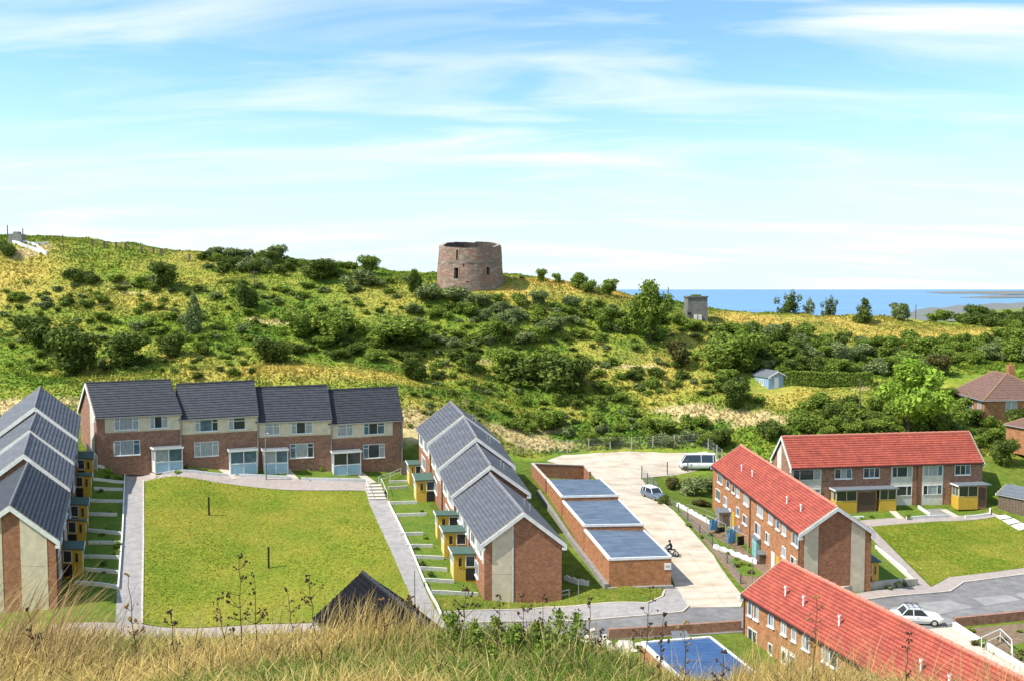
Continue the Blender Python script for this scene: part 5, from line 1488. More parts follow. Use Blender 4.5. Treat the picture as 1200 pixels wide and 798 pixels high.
def figure(name, joints, edges, radii, m, label, M, rootv=0):
    me = bpy.data.meshes.new(name); me.from_pydata([M @ Vector(j) for j in joints], edges, [])
    o = bpy.data.objects.new(name, me); COL.objects.link(o)
    sk = o.modifiers.new('skin', 'SKIN'); sk.use_smooth_shade = True
    for i, r in enumerate(radii):
        me.skin_vertices[0].data[i].radius = (r, r)
        me.skin_vertices[0].data[i].use_root = (i == rootv)
    ss = o.modifiers.new('sub', 'SUBSURF'); ss.levels = 1; ss.render_levels = 2
    me.materials.append(m)
    return o
J = [(-.28, 0, .95), (-.24, 0, 1.15), (-.16, 0, 1.38), (-.10, 0, 1.50), (-.08, 0, 1.56),
     (-.12, -.20, 1.42), (.10, -.30, 1.18), (.36, -.34, 1.05), (-.12, .20, 1.42), (.10, .30, 1.18), (.36, .34, 1.05),
     (-.22, -.12, .90), (.16, -.22, .82), (.02, -.20, .42), (.16, -.20, .36), (-.22, .12, .90), (.16, .22, .82), (.02, .20, .42), (.16, .20, .36)]
E_ = [(0, 1), (1, 2), (2, 3), (3, 4), (2, 5), (5, 6), (6, 7), (2, 8), (8, 9), (9, 10), (0, 11), (11, 12), (12, 13), (13, 14), (0, 15), (15, 16), (16, 17), (17, 18)]
Rr = [.15, .155, .17, .08, .06, .08, .06, .045, .08, .06, .045, .11, .085, .06, .05, .11, .085, .06, .05]
rid = figure('person', J, E_, Rr, CLOTH, '', MM)
tag(rid, 'motorcyclist in dark clothes and helmet riding across the yard', 'person')
ORG[rid.name] = Vector((0, 0, 0))
mb = MB(); hc = MM @ Vector((-.05, 0, 1.70))
for k in range(6):
    t0, t1 = -math.pi / 2 + math.pi * k / 6, -math.pi / 2 + math.pi * (k + 1) / 6
    for i in range(12):
        a0, a1 = 2 * math.pi * i / 12, 2 * math.pi * (i + 1) / 12
        S_ = lambda t, a: hc + Vector((.135 * math.cos(t) * math.cos(a), .125 * math.cos(t) * math.sin(a), .15 * math.sin(t)))
        mb.face([S_(t0, a0), S_(t0, a1), S_(t1, a1), S_(t1, a0)])
build('helmet', mb, HELM, rid, smooth=True)
mb = MB(); mb.box(.07, .095, -.085, .085, 1.63, 1.71, MM); build('face', mb, SKIN, rid)
for sy in (-1, 1):     # gripping hands, fingers curled round the bar
    mb = MB(); mb.box(.33, .40, sy * .34 - .045, sy * .34 + .045, 1.01, 1.05, MM)
    for q in range(4):
        y = sy * .34 - .036 + q * .024
        mb.bar(MM @ Vector((.39, y, 1.04)), MM @ Vector((.43, y, 1.01)), .011, n=5); mb.bar(MM @ Vector((.43, y, 1.01)), MM @ Vector((.40, y, .96 + .006 * (q % 2))), .010, n=5)
    mb.bar(MM @ Vector((.36, sy * .30, 1.01)), MM @ Vector((.40, sy * .295, .97)), .012, n=5)
    build('glove', mb, CLOTH, rid)

# ------------------------------------------------------------------ laundry, bins and clutter in the gardens beside the yard
def cloth(u, v, w_, h_, c, label, up=1.0, yaw=.4):
    p = G(u, v); mb = MB(); n = 8
    for i in range(n):
        for k in range(3):
            q = lambda a, b: p + Vector(((a / n - .5) * w_ * math.cos(yaw), (a / n - .5) * w_ * math.sin(yaw) + .06 * math.sin(a * 1.7 + b), up + h_ * (1 - b / 3)))
            mb.face([q(i, k), q(i + 1, k), q(i + 1, k + 1), q(i, k + 1)])
    build('hanging_cloth', mb, c, base=p, label=label, cat='laundry', group='laundry hung in the terrace gardens', recalc=False)
CB = mat('blue_cloth', (.16, .38, .62), (.12, .30, .52), scale=3); CG = mat('green_cloth', (.10, .22, .06), (.06, .14, .04), scale=2); CK = mat('black_cloth', (.02, .02, .022)); CW = mat('white_cloth', (.8, .8, .8))
cloth(836, 630, 1.1, 1.2, CB, 'blue sheet hanging on the upper washing line', .9)
cloth(857, 643, 1.1, 1.5, CB, 'blue sheet hanging on the lower washing line', .7)
cloth(863, 640, 1.6, .9, CW, 'white sheet hanging beside the lower blue sheet', 1.4)
cloth(845, 633, 1.0, .6, CK, 'black clothes hanging on the upper washing line', .9)
cloth(868, 645, .9, 1.0, CK, 'black clothes hanging on the lower washing line', .6)
for a, b, lab in (((828, 626), (850, 637), 'upper washing line between two posts'), ((853, 640), (876, 652), 'lower washing line between two posts')):
    pa_, pb_ = G(*a), G(*b); root = empty('washing_line', pa_, lab, 'washing line')
    for p in (pa_, pb_):
        mb = MB(); mb.bar(p, p + Vector((0, 0, 2.25)), .05); build('post', mb, GALV, root)
    mb = MB(); mb.bar(pa_ + Vector((0, 0, 2.2)), pb_ + Vector((0, 0, 2.2)), .012, n=4); build('line', mb, WHITE, root)
def shedlet(u, v, w_, d_, h_, wm, rm, label, name='garden_shed', cat='shed'):
    p = G(u, v); M = Matrix.Translation(p) @ Matrix.Rotation(.1, 4, 'Z'); root = empty(name, p, label, cat)
    mb = MB(); mb.box(-w_ / 2, w_ / 2, -d_ / 2, d_ / 2, -.3, h_, M); build('wall', mb, wm, root)
    mb = MB(); P = [[[M @ Vector((sx * (w_ / 2 + .1), sy * (d_ / 2 + .1), z + (.18 if sy > 0 else 0))) for z in (h_ + .003, h_ + .09)] for sy in (-1, 1)] for sx in (-1, 1)]; mb.hexa(P); build('roof', mb, rm, root)
    mb = MB(); mb.box(-w_ * .2, w_ * .2, -d_ / 2 - .03, -d_ / 2 - .002, 0, h_ * .85, M); build('door', mb, WOOD, root)
shedlet(890, 652, 1.2, 1.2, 1.9, mat('turquoise', (.25, .5, .48), (.2, .42, .42), scale=3), GREYR, 'turquoise garden cupboard against the side-on red terrace')
shedlet(899, 659, 2.0, .8, .95, WOOD, GREYR, 'low brown timber bunker in the garden by the red terrace', 'coal_bunker', 'bunker')
shedlet(848, 614, 1.5, 1.3, 1.5, CONCP, GREYR, 'grey concrete shed in the garden above the washing line')
shedlet(797, 758, 1.1, .9, .9, CONCP, GREYR, 'small grey bin store beside the near red terrace', 'bin_store', 'bin store')
# fence panel and brick side wall between back row and its neighbours
e = MB(); a, b = G(102, 545), G(114, 552)
mb = MB(); P = [[[Vector((p.x, p.y + o, p.z + z)) for z in (-.4, 1.9 + (.9 if p is a else 0))] for o in (0, .15)] for p in (b, a)]; mb.hexa(P)
build('screen_wall', mb, RENDER, base=b, label='cream screen wall sloping down beside the leftmost back-row house', cat='wall')
a, b = G(470, 556), G(486, 557)
root = empty('board_fence', a, 'grey boarded fence between the back row and the middle row', 'fence')
for i in range(9):
    p, q = a.lerp(b, i / 9 + .005), a.lerp(b, (i + 1) / 9 - .005)
    mb = MB(); P = [[[Vector((t.x, t.y + o, t.z + z)) for z in (-.3, 1.9)] for o in (0, .05)] for t in (p, q)]; mb.hexa(P); build('board', mb, WOOD, root)
# ------------------------------------------------------------------ vegetation
LEAF = {
 'dark': leafmat('leaf_dark', (.078, .115, .020), (.175, .225, .042)),
 'mid': leafmat('leaf_mid', (.14, .215, .028), (.27, .335, .055)),
 'olive': leafmat('leaf_olive', (.105, .105, .030), (.175, .155, .045)),
 'bright': leafmat('leaf_bright', (.22, .36, .035), (.40, .53, .075)),
 'grey': leafmat('leaf_grey', (.165, .21, .07), (.275, .32, .12)),
}
BARK = mat('bark', (.10, .075, .05), (.06, .045, .03), scale=6, rough=.95)
def leaves(centres, normals, size, rs, flat=.5):
    """numpy quads, one small leaf spray each"""
    n = len(centres)
    r = rs.normal(size=(n, 3)); nn = normals * flat + r * (1 - flat) * .8; nn /= np.linalg.norm(nn, axis=1)[:, None] + 1e-9
    t = np.cross(nn, rs.normal(size=(n, 3))); t /= np.linalg.norm(t, axis=1)[:, None] + 1e-9
    b = np.cross(nn, t); s = size * rs.uniform(.55, 1.35, (n, 1)); w = s * rs.uniform(.4, .75, (n, 1))
    v = np.stack([centres - t * s, centres + b * w - nn * s * .15, centres + t * s, centres - b * w - nn * s * .15], 1)
    return v.reshape(-1, 3)
def lobes_points(lobes, n, rs, shell=.35):
    wts = np.array([l[3] * l[4] for l in lobes]) ** 1.0; wts = wts / wts.sum()
    k = rs.choice(len(lobes), n, p=wts); L_ = np.array(lobes)[k]
    d = rs.normal(size=(n, 3)); d /= np.linalg.norm(d, axis=1)[:, None]
    rad = 1 - shell * rs.rand(n, 1) ** 1.6
    rad = rad * (1 + .18 * rs.normal(size=(n, 1)))
    c = L_[:, :3] + d * rad * L_[:, [3, 3, 4]]
    return c, d
def leaf_mesh(name, V, m):
    me = bpy.data.meshes.new(name); n = len(V) // 4
    me.from_pydata(V.tolist(), [], np.arange(n * 4).reshape(n, 4).tolist()); me.materials.append(m)
    return me
def make_bush(kind, seed, n=2600, leaf=.045):
    """unit bush: 1 wide, 1 tall, base at the origin"""
    rs = np.random.RandomState(seed); lobes = []
    if kind == 'round':
        for i in range(13):
            a = rs.uniform(0, 6.28); r = rs.uniform(0, .30); z = rs.uniform(.22, .74); s = rs.uniform(.14, .24)
            lobes.append((r * math.cos(a), r * math.sin(a), z, s, s * .95))
    elif kind == 'low':
        for i in range(16):
            a = rs.uniform(0, 6.28); r = rs.uniform(.05, .40); z = rs.uniform(.12, .62) * (1 - r); s = rs.uniform(.11, .20)
            lobes.append((r * math.cos(a), r * math.sin(a), z + .1, s, s * 1.2))
    elif kind == 'cone':
        for i in range(16):
            z = rs.uniform(.08, .9); a = rs.uniform(0, 6.28); r = (1 - z) * rs.uniform(.05, .34); s = .07 + .15 * (1 - z)
            lobes.append((r * math.cos(a), r * math.sin(a), z, s, s * 1.1))
    elif kind == 'spiky':
        for i in range(22):
            a = rs.uniform(0, 6.28); r = rs.uniform(.05, .36); z = rs.uniform(.1, .8) * (1 - r * .6)
            lobes.append((r * math.cos(a), r * math.sin(a), z, .045 + .05 * rs.rand(), .16 * rs.uniform(.7, 1.3)))
    elif kind == 'tree':
        for i in range(22):
            a = rs.uniform(0, 6.28); z = rs.uniform(.30, .90); r = rs.uniform(0, .40) * math.sin(min(1, (1.02 - z) * 1.7) * 1.57); s = rs.uniform(.09, .17)
            lobes.append((r * math.cos(a), r * math.sin(a), z, s, s * .9))
    c, d = lobes_points(lobes, n, rs)
    c[:, 2] = np.abs(c[:, 2])
    return leaves(c, d, leaf, rs), lobes
def stem_mesh(name, lobes, trunk_h, r=.028):
    mb = MB(); top = Vector((0, 0, trunk_h))
    mb.bar((0, 0, -.06), top, r * 1.3, r, n=7)
    for l in lobes[:9]:
        e = Vector(l[:3]); m_ = top.lerp(e, .5) + Vector((0, 0, -.03))
        mb.bar(top, m_, r * .7, r * .5, n=5); mb.bar(m_, e, r * .5, r * .18, n=5)
    me = bpy.data.meshes.new(name); me.from_pydata([tuple(v) for v in mb.v], [], mb.f); me.materials.append(BARK)
    return me
PROTO = {}
for kind in ('round', 'low', 'cone', 'spiky', 'tree'):
    for q in range(3 if kind in ('round', 'low') else 2):
        V, lobes = make_bush(kind, 11 * q + hash(kind[0]) % 7 * 0 + ord(kind[0]), n={'round': 3000, 'low': 2600, 'cone': 2600, 'spiky': 1500, 'tree': 6500}[kind], leaf={'round': .042, 'low': .042, 'cone': .04, 'spiky': .035, 'tree': .028}[kind])
        st_ = stem_mesh('trunk', lobes, .30 if kind == 'tree' else .12, .022)
        for tone in LEAF:
            PROTO[kind, tone, q] = None
        PROTO[kind, 'geo', q] = (V, st_)
def bush(u, v, wpx, hpx, kind, tone, label, group=None, name='bush', cat='bush', p=None, q=None):
    p = G(u, v) if p is None else p
    sc = p.y / F
    q = random.randrange(3 if kind in ('round', 'low') else 2) if q is None else q
    if PROTO[kind, tone, q] is None:
        PROTO[kind, tone, q] = leaf_mesh('foliage', PROTO[kind, 'geo', q][0], LEAF[tone])
    root = empty(name, p - Vector((0, 0, .15)), label, cat, group)
    w_ = wpx * sc * 1.08; h_ = hpx * sc * 1.12
    root.scale = (w_, w_ * .9, h_); root.rotation_euler = (0, 0, random.uniform(0, 6.28))
    f = bpy.data.objects.new('foliage', PROTO[kind, tone, q]); COL.objects.link(f); f.parent = root
    t = bpy.data.objects.new('trunk', PROTO[kind, 'geo', q][1]); COL.objects.link(t); t.parent = root
    return root
HERO = [
 (45, 408, 62, 40, 'round', 'dark', 'large dark thicket bush on the left slope above the dark roofs, upper one'),
 (84, 440, 66, 54, 'round', 'dark', 'largest dark bush on the left slope just above the left row roofs'),
 (147, 430, 64, 40, 'round', 'dark', 'round dark bush above the leftmost back-row house'),
 (203, 419, 37, 28, 'round', 'dark', 'small dark bush right of the round dark bush above the back row'),
 (237, 416, 24, 18, 'round', 'mid', 'tiny green bush above the second back-row house'),
 (227, 390, 31, 46, 'cone', 'grey', 'upright grey-green conical shrub on the left slope'),
 (288, 364, 31, 36, 'round', 'dark', 'upright dark bush on the slope below the wooden pole'),
 (315, 426, 50, 36, 'round', 'dark', 'dark bush above the third back-row house'),
 (192, 337, 40, 30, 'round', 'dark', 'dark bush high on the left slope, right of the straw patch'),
 (88, 330, 34, 20, 'low', 'dark', 'low dark bush high on the far left slope'),
 (106, 332, 22, 16, 'round', 'dark', 'small dark bush beside the low bush on the far left slope'),
 (7, 300, 24, 20, 'round', 'dark', 'dark bush at the left edge below the white trench walls'),
 (352, 396, 50, 32, 'round', 'mid', 'green bush at the left end of the mid-slope thicket'),
 (398, 396, 70, 42, 'low', 'mid', 'wide green bush in the middle of the mid-slope thicket'),
 (374, 328, 50, 24, 'round', 'dark', 'dark bush on the slope below the skyline left of the tower'),
 (422, 336, 44, 26, 'low', 'grey', 'grey-green bush below the skyline left of the tower'),
 (432, 320, 32, 20, 'round', 'mid', 'rounded bush on the skyline left of the tower'),
 (470, 402, 92, 34, 'low', 'mid', 'broad low thicket on the middle slope left of the dark scrub'),
 (486, 446, 36, 30, 'round', 'dark', 'dark bush right of the back row above the middle row'),
 (552, 438, 27, 26, 'round', 'dark', 'small dark bush above the far end of the middle row'),
 (487, 348, 20, 34, 'round', 'dark', 'upright dark bush standing left of the tower'),
 (506, 354, 44, 26, 'low', 'grey', 'grey-green bush at the left foot of the tower'),
 (538, 356, 46, 24, 'low', 'grey', 'grey-green bush in front of the tower door'),
 (580, 400, 40, 30, 'round', 'mid', 'green bush on the slope below the tower'),
 (640, 454, 86, 50, 'low', 'dark', 'large dark thicket in the centre of the slope above the garages'),
 (672, 458, 56, 40, 'round', 'dark', 'dark bush at the right end of the central thicket'),
 (594, 440, 44, 32, 'round', 'mid', 'green bush at the left end of the central thicket'),
 (762, 402, 60, 64, 'tree', 'mid', 'tall leafy tree left of the concrete bunker'),
 (706, 386, 32, 26, 'round', 'mid', 'rounded green bush left of the tall tree'),
 (737, 388, 30, 24, 'low', 'mid', 'bush at the left foot of the tall tree'),
 (795, 428, 38, 32, 'round', 'olive', 'brownish olive bush below the bunker'),
 (842, 430, 62, 44, 'round', 'mid', 'large green bush above the blue hut, left one'),
 (874, 434, 54, 44, 'round', 'mid', 'large green bush directly behind the blue hut'),
 (862, 478, 40, 34, 'round', 'dark', 'dark round bush left of the blue hut'),
 (850, 452, 36, 22, 'round', 'mid', 'small green bush beside the left wall of the blue hut'),
 (925, 366, 40, 26, 'spiky', 'dark', 'spiky tree on the right crest, leftmost of three'),
 (948, 366, 20, 20, 'spiky', 'grey', 'spiky tree on the right crest, middle of three'),
 (972, 368, 26, 24, 'spiky', 'dark', 'spiky tree on the right crest, rightmost of three'),
 (1012, 378, 32, 28, 'cone', 'dark', 'dark rounded conifer on the right crest'),
 (1055, 376, 30, 22, 'round', 'grey', 'grey-green bush left of the right skyline pole'),
 (1064, 508, 88, 84, 'tree', 'bright', 'big bright green tree behind the right red terrace'),
 (1100, 442, 34, 28, 'round', 'olive', 'yellowish flowering bush left of the bungalow'),
 (985, 500, 46, 34, 'low', 'dark', 'dark bush behind the left half of the right red terrace'),
 (634, 331, 17, 16, 'round', 'mid', 'small round tree right of the tower, leftmost on the crest'),
 (653, 332, 15, 12, 'round', 'mid', 'smallest round tree on the crest right of the tower'),
 (678, 338, 24, 20, 'round', 'mid', 'round tree in the crest clump right of the tower, left one'),
 (693, 343, 28, 18, 'low', 'mid', 'round tree in the crest clump right of the tower, middle one'),
 (714, 346, 26, 20, 'round', 'mid', 'round tree in the crest clump right of the tower, right one'),
 (612, 328, 8, 6, 'low', 'mid', 'tiny shrub on the crest just right of the tower'),
 (1176, 545, 38, 32, 'round', 'dark', 'dark tree at the right end of the right red terrace'),
 (1196, 520, 44, 44, 'round', 'dark', 'dark tree at the right edge above the timber shed'),
 (1142, 478, 40, 22, 'low', 'mid', 'garden bush in front of the bungalow wall'),
 (1092, 505, 48, 34, 'low', 'mid', 'green bush right of the bright tree'),
 (950, 505, 46, 26, 'low', 'mid', 'green bush behind the left end of the right red terrace'),
 (905, 512, 44, 26, 'low', 'dark', 'dark bush behind the side-on red roof'),
 (1125, 500, 40, 24, 'low', 'mid', 'green bush below the bungalow, behind the right red terrace'),
 (838, 575, 30, 26, 'low', 'grey', 'grey-green shrub at the far end of the side-on red terrace'),
 (812, 578, 44, 24, 'low', 'grey', 'grey-green shrub patch between the van and the terrace gardens'),
 (790, 572, 26, 18, 'low', 'olive', 'olive shrub beside the yard fence'),
 (778, 590, 16, 14, 'round', 'dark', 'dark shrub right of the parked blue-grey car'),
 (848, 592, 22, 22, 'round', 'olive', 'olive shrub against the far end of the side-on terrace'),
 (822, 592, 26, 12, 'low', 'olive', 'low brown scrub in the garden below the yard fence'),
 (845, 525, 34, 26, 'round', 'dark', 'dark bush between the yard fence and the red roof'),
]
for hh in HERO:
    u, v, w_, h_, kind, tone, lab = hh
    tree = kind == 'tree' or 'tree' in lab or 'conifer' in lab
    bush(u, v, w_, h_, kind, tone, lab, name='tree' if tree else 'bush', cat='tree' if tree else 'bush')
SC = []
def scatter(box, n, wr, hr, kinds, tones, label, group, seed, cond=None, dmin=9):
    rs = random.Random(seed); done = []; tries = 0
    while len(done) < n and tries < n * 60:
        tries += 1
        u, v = rs.uniform(box[0], box[2]), rs.uniform(box[1], box[3])
        if cond and not cond(u, v): continue
        if any(abs(u - a) < dmin and abs(v - b) < dmin * .55 for a, b in done): continue
        done.append((u, v))
        w_ = rs.uniform(*wr)
        SC.append((u, v, w_, w_ * rs.uniform(*hr), rs.choice(kinds), rs.choice(tones), label, group, rs.randrange(2)))
scatter((870, 388, 1230, 440), 90, (20, 40), (.5, .8), ['round', 'low'], ['mid', 'dark', 'grey', 'mid'], 'thicket above the hedge', 'thicket bushes on the right slope', 1, cond=lambda u, v: v > 392 + (u - 870) * .012 and not (1100 < u and v > 428) and not (u > 950 and v < 402 and u < 1230), dmin=13)
scatter((1085, 372, 1240, 388), 26, (18, 30), (.5, .7), ['round', 'low'], ['mid', 'dark', 'dark'], 'belt along the right skyline', 'skyline bushes at the right', 2, cond=lambda u, v: v < 373 + (u - 1085) * .12 + 4, dmin=7)
scatter((235, 303, 350, 322), 26, (16, 30), (.45, .75), ['round', 'low'], ['mid', 'grey', 'dark'], 'skyline scrub left of the tower', 'skyline scrub left of the tower', 3, dmin=8)
scatter((350, 312, 410, 326), 8, (18, 30), (.4, .6), ['round', 'low'], ['grey', 'mid'], 'skyline scrub left of the tower', 'skyline scrub left of the tower', 4, dmin=9)
scatter((480, 352, 660, 408), 34, (16, 34), (.4, .65), ['low', 'round'], ['grey', 'mid', 'grey', 'mid'], 'slope below the tower', 'scrub bushes below the tower', 5, dmin=13)
scatter((10, 330, 470, 400), 62, (11, 26), (.35, .6), ['low', 'round'], ['mid', 'dark', 'mid', 'grey'], 'upper left hillside', 'scrub bushes on the upper left hillside', 6, dmin=14)
scatter((330, 400, 560, 425), 18, (18, 36), (.35, .55), ['low', 'round'], ['mid', 'dark'], 'band above the golden grass', 'scrub band above the golden grass', 7, dmin=14)
scatter((500, 425, 900, 500), 52, (11, 28), (.4, .65), ['low', 'round'], ['mid', 'dark', 'mid'], 'slope above the garages', 'bushes on the lower slope above the yard', 8, cond=lambda u, v: v < 506 and not (760 < u < 960 and 474 < v < 500) and not (500 < u < 560 and v > 455) and not (870 < u and v < 462), dmin=15)
scatter((600, 500, 830, 522), 20, (20, 40), (.5, .75), ['low', 'round'], ['mid', 'grey', 'mid'], 'strip behind the yard fence', 'bushes behind the yard fence', 9, cond=lambda u, v: u > 660 or v < 508, dmin=13)
scatter((0, 408, 300, 452), 22, (9, 20), (.4, .7), ['low', 'round'], ['mid', 'dark'], 'bank behind the back row', 'small scrub behind the back row', 10, cond=lambda u, v: v < 446, dmin=12)
scatter((660, 345, 880, 400), 26, (14, 30), (.4, .65), ['low', 'round'], ['mid', 'grey', 'dark'], 'slope left of the bunker', 'scrub bushes near the bunker', 11, cond=lambda u, v: v > 356 + (u > 790) * 24, dmin=13)
scatter((930, 462, 1120, 512), 34, (20, 38), (.5, .8), ['low', 'round'], ['mid', 'dark', 'mid'], 'strip behind the right red terrace', 'bushes behind the right red terrace', 12, cond=lambda u, v: v > 478 or u > 1080, dmin=13)
scatter((1120, 488, 1175, 530), 10, (18, 34), (.5, .8), ['low', 'round'], ['mid', 'dark'], 'garden below the bungalow', 'garden bushes below the bungalow', 13, dmin=11)
scatter((120, 549, 455, 555), 16, (6, 13), (.5, .9), ['round', 'low'], ['mid', 'dark', 'bright'], 'gardens of the back row', 'garden shrubs of the back row', 14, cond=lambda u, v: not any(abs(u - c) < 12 for c in (180, 268, 342, 428)), dmin=9)
scatter((118, 560, 140, 680), 10, (6, 12), (.5, .9), ['round', 'low'], ['mid', 'dark', 'olive'], 'gardens of the left row', 'garden shrubs of the left row', 15, dmin=9)
scatter((478, 600, 505, 690), 6, (6, 11), (.5, .9), ['round', 'low'], ['mid', 'dark'], 'gardens of the middle row', 'garden shrubs of the middle row', 16, dmin=9)
scatter((805, 610, 880, 675), 14, (5, 11), (.5, .9), ['round', 'low'], ['mid', 'dark', 'olive'], 'gardens beside the yard', 'garden plants beside the yard', 17, cond=lambda u, v: abs(v - (604 + (u - 800) * .75)) < 14, dmin=6)
scatter((965, 686, 1060, 692), 9, (6, 14), (.6, 1.1), ['round', 'low'], ['mid', 'grey', 'olive'], 'bed at the side-on gable', 'plants at the side-on gable', 18, dmin=5)
scatter((1128, 738, 1230, 775), 12, (8, 16), (.5, .9), ['low', 'round'], ['mid', 'olive', 'grey'], 'garden at lower right', 'plants at lower right', 19, dmin=7)
scatter((950, 606, 1075, 609), 7, (5, 10), (.5, .9), ['low', 'round'], ['mid', 'bright'], 'beds before the right red terrace', 'plants in front of the right terrace', 20, dmin=7)
scatter((0, 330, 480, 445), 170, (8, 15), (.4, .65), ['low', 'round'], ['mid', 'mid', 'dark', 'grey'], 'left slope', 'small plants', 31, cond=lambda u, v: v < 440 and not (280 < u < 480 and v > 418), dmin=8)
scatter((480, 355, 900, 500), 190, (8, 16), (.4, .65), ['low', 'round'], ['mid', 'mid', 'grey', 'dark'], 'centre slope', 'small plants', 32, cond=lambda u, v: not (760 < u < 960 and 474 < v < 500) and not (870 < u and v > 440) and v > 345 + max(0, u - 600) * .12, dmin=8)
# the largest stand as bushes of their own, the small rest is one mass of scrub
SC.sort(key=lambda t: -t[2] * t[3])
NKEEP = 232
ORD = ['first', 'second', 'third', 'fourth', 'fifth', 'sixth', 'seventh', 'eighth', 'ninth', 'tenth']
ROWN = ['top', 'second', 'third', 'fourth', 'fifth', 'sixth', 'seventh', 'eighth', 'ninth', 'tenth', 'lowest']
TN = {'mid': 'green', 'dark': 'dark', 'grey': 'grey-green', 'olive': 'olive', 'bright': 'bright green'}
groups = {}
for t in SC[:NKEEP]:
    groups.setdefault(t[7], []).append(t)
for g, L_ in groups.items():
    L_.sort(key=lambda t: t[1])
    nr = max(1, round(len(L_) / 8)); per = math.ceil(len(L_) / nr)
    for r in range(nr):
        row = sorted(L_[r * per:(r + 1) * per], key=lambda t: t[0])
        for i, t in enumerate(row):
            where = (ROWN[r] + ' row, ' if nr > 1 else '') + t[6]
            bush(*t[:6], '%s bush, %s from left, %s' % (TN[t[5]], ORD[min(i, 9)], where), g, q=t[8])
rs = np.random.RandomState(77); Vs = []; mi = []; tones = list(LEAF)
for (u, v, w_, h_, kind, tone, lab, g, q) in SC[NKEEP:]:
    p = G(u, v); sc = p.y / F; V = PROTO[kind, 'geo', q][0].reshape(-1, 4, 3); NL = 700 if w_ > 15 else 350
    V = V[rs.choice(len(V), NL, replace=False)]; c = V.mean(1, keepdims=True); V = c + (V - c) * (1.7 if NL > 500 else 2.3)
    an = rs.uniform(0, 6.28); ca_, sa_ = math.cos(an), math.sin(an)
    V = V @ np.array([[ca_, sa_, 0], [-sa_, ca_, 0], [0, 0, 1]]) * np.array([w_ * sc * 1.08, w_ * sc, h_ * sc * 1.12]) + np.array([p.x, p.y, p.z - .12])
    Vs.append(V.reshape(-1, 3)); mi += [tones.index(tone)] * NL
Vs = np.concatenate(Vs); me = bpy.data.meshes.new('low_scrub'); me.from_pydata(Vs.tolist(), [], np.arange(len(Vs)).reshape(-1, 4).tolist())
for t in tones: me.materials.append(LEAF[t])
me.polygons.foreach_set('material_index', mi)
o_ = bpy.data.objects.new('low_scrub', me); COL.objects.link(o_); tag(o_, 'small low scrub plants scattered over the slopes and gardens', 'scrub', kind='stuff')
# clipped hedge
rs = np.random.RandomState(5); a, b = G(918, 452), G(1022, 452)
b = a + (b - a) * 1.0
n = 9000; t = rs.rand(n); side = rs.rand(n); d_ = (b - a); nn_ = np.array([-d_.y, d_.x, 0]); nn_ /= np.linalg.norm(nn_)
hh_ = 2.2; ww = 1.4
o = rs.uniform(-ww / 2, ww / 2, n); z = rs.uniform(0, hh_, n)
f = rs.rand(n); o = np.where(f < .4, -ww / 2 + rs.normal(0, .06, n), np.where(f < .55, ww / 2, o)); z = np.where(f >= .55, hh_ + rs.normal(0, .07, n), z)
base = np.array(a)[None] + np.array(d_)[None] * t[:, None]; base[:, 2] = terrain(base[:, 0], base[:, 1])
C_ = base + nn_[None] * o[:, None] * -1 + np.array([0, 0, 1])[None] * z[:, None]
N_ = np.where(f[:, None] < .55, -nn_[None] * np.sign(o)[:, None] * -1, np.array([0, 0, 1.])[None])
V = leaves(C_, N_, .16, rs)
root = empty('hedge', a, 'long clipped green hedge running right from the blue hut', 'hedge')
me = leaf_mesh('foliage', V - np.array(a)[None], LEAF['mid']); fo = bpy.data.objects.new('foliage', me); COL.objects.link(fo); fo.parent = root
mb = MB(); P0, P1 = a, b; M_ = [[[Vector((p.x, p.y, tz(p.x, p.y))) + Vector(nn_) * o_ + Vector((0, 0, z_)) for z_ in (0, hh_ - .1)] for o_ in (-.55, .55)] for p in (P0, P1)]; mb.hexa(M_); build('twigs', mb, LEAF['dark'], root)

# rough grass on the hillside: uncountable blades, one object
rs = np.random.RandomState(21)
n = 120000
y = rs.uniform(122, 205, n); x = rs.uniform(-1, 1, n) * (y * .60 + 4)
keep = np.ones(n, bool)
yard = [G(u, v).xy for u, v in ((600, 536), (660, 530), (740, 526), (830, 524), (850, 545), (835, 600), (600, 600))]
for i in np.where(y < 140)[0]:
    if inside((x[i], y[i]), yard) : keep[i] = False
for (u, v, r) in ((1165, 470, 11), (900, 450, 5), (655, 555, 8)):
    p = G(u, v); keep &= ((x - p.x) ** 2 + (y - p.y) ** 2) > r * r
dT = (x - TC.x) ** 2 + (y - TC.y) ** 2; keep &= dT > 49
keep &= ~((y < 131) & (x < 5) & (x > -62)); keep &= ~((y < 126) & (x > 30))
x, y = x[keep], y[keep]; n = len(x); z = terrain(x, y)
lushn = fbm(x * .11 + 50, y * .17, 3)
h = rs.uniform(.18, .42, n) * (.55 + 1.4 * np.clip(lushn - .3, 0, .6)); w = rs.uniform(.10, .24, n)
col = ground_colour(x, y) * rs.uniform(.72, 1.45, (n, 1)) * np.where(rs.rand(n, 1) < .03, 1.6, 1.0)
a0 = rs.uniform(0, 6.28, n); ln = rs.uniform(.0, .7, n); la = rs.uniform(0, 6.28, n)
base = np.stack([x, y, z - .05], 1); tdir = np.stack([np.cos(a0), np.sin(a0), 0 * a0], 1)
tip = base + np.stack([np.cos(la) * ln * h, np.sin(la) * ln * h, h + .05], 1)
V = np.stack([base - tdir * w[:, None], base + tdir * w[:, None], tip + tdir * w[:, None] * .55, tip - tdir * w[:, None] * .75 - np.array([0, 0, .1])[None] * h[:, None]], 1).reshape(-1, 3)
me = bpy.data.meshes.new('hill_grass'); me.from_pydata(V.tolist(), [], np.arange(n * 4).reshape(n, 4).tolist())
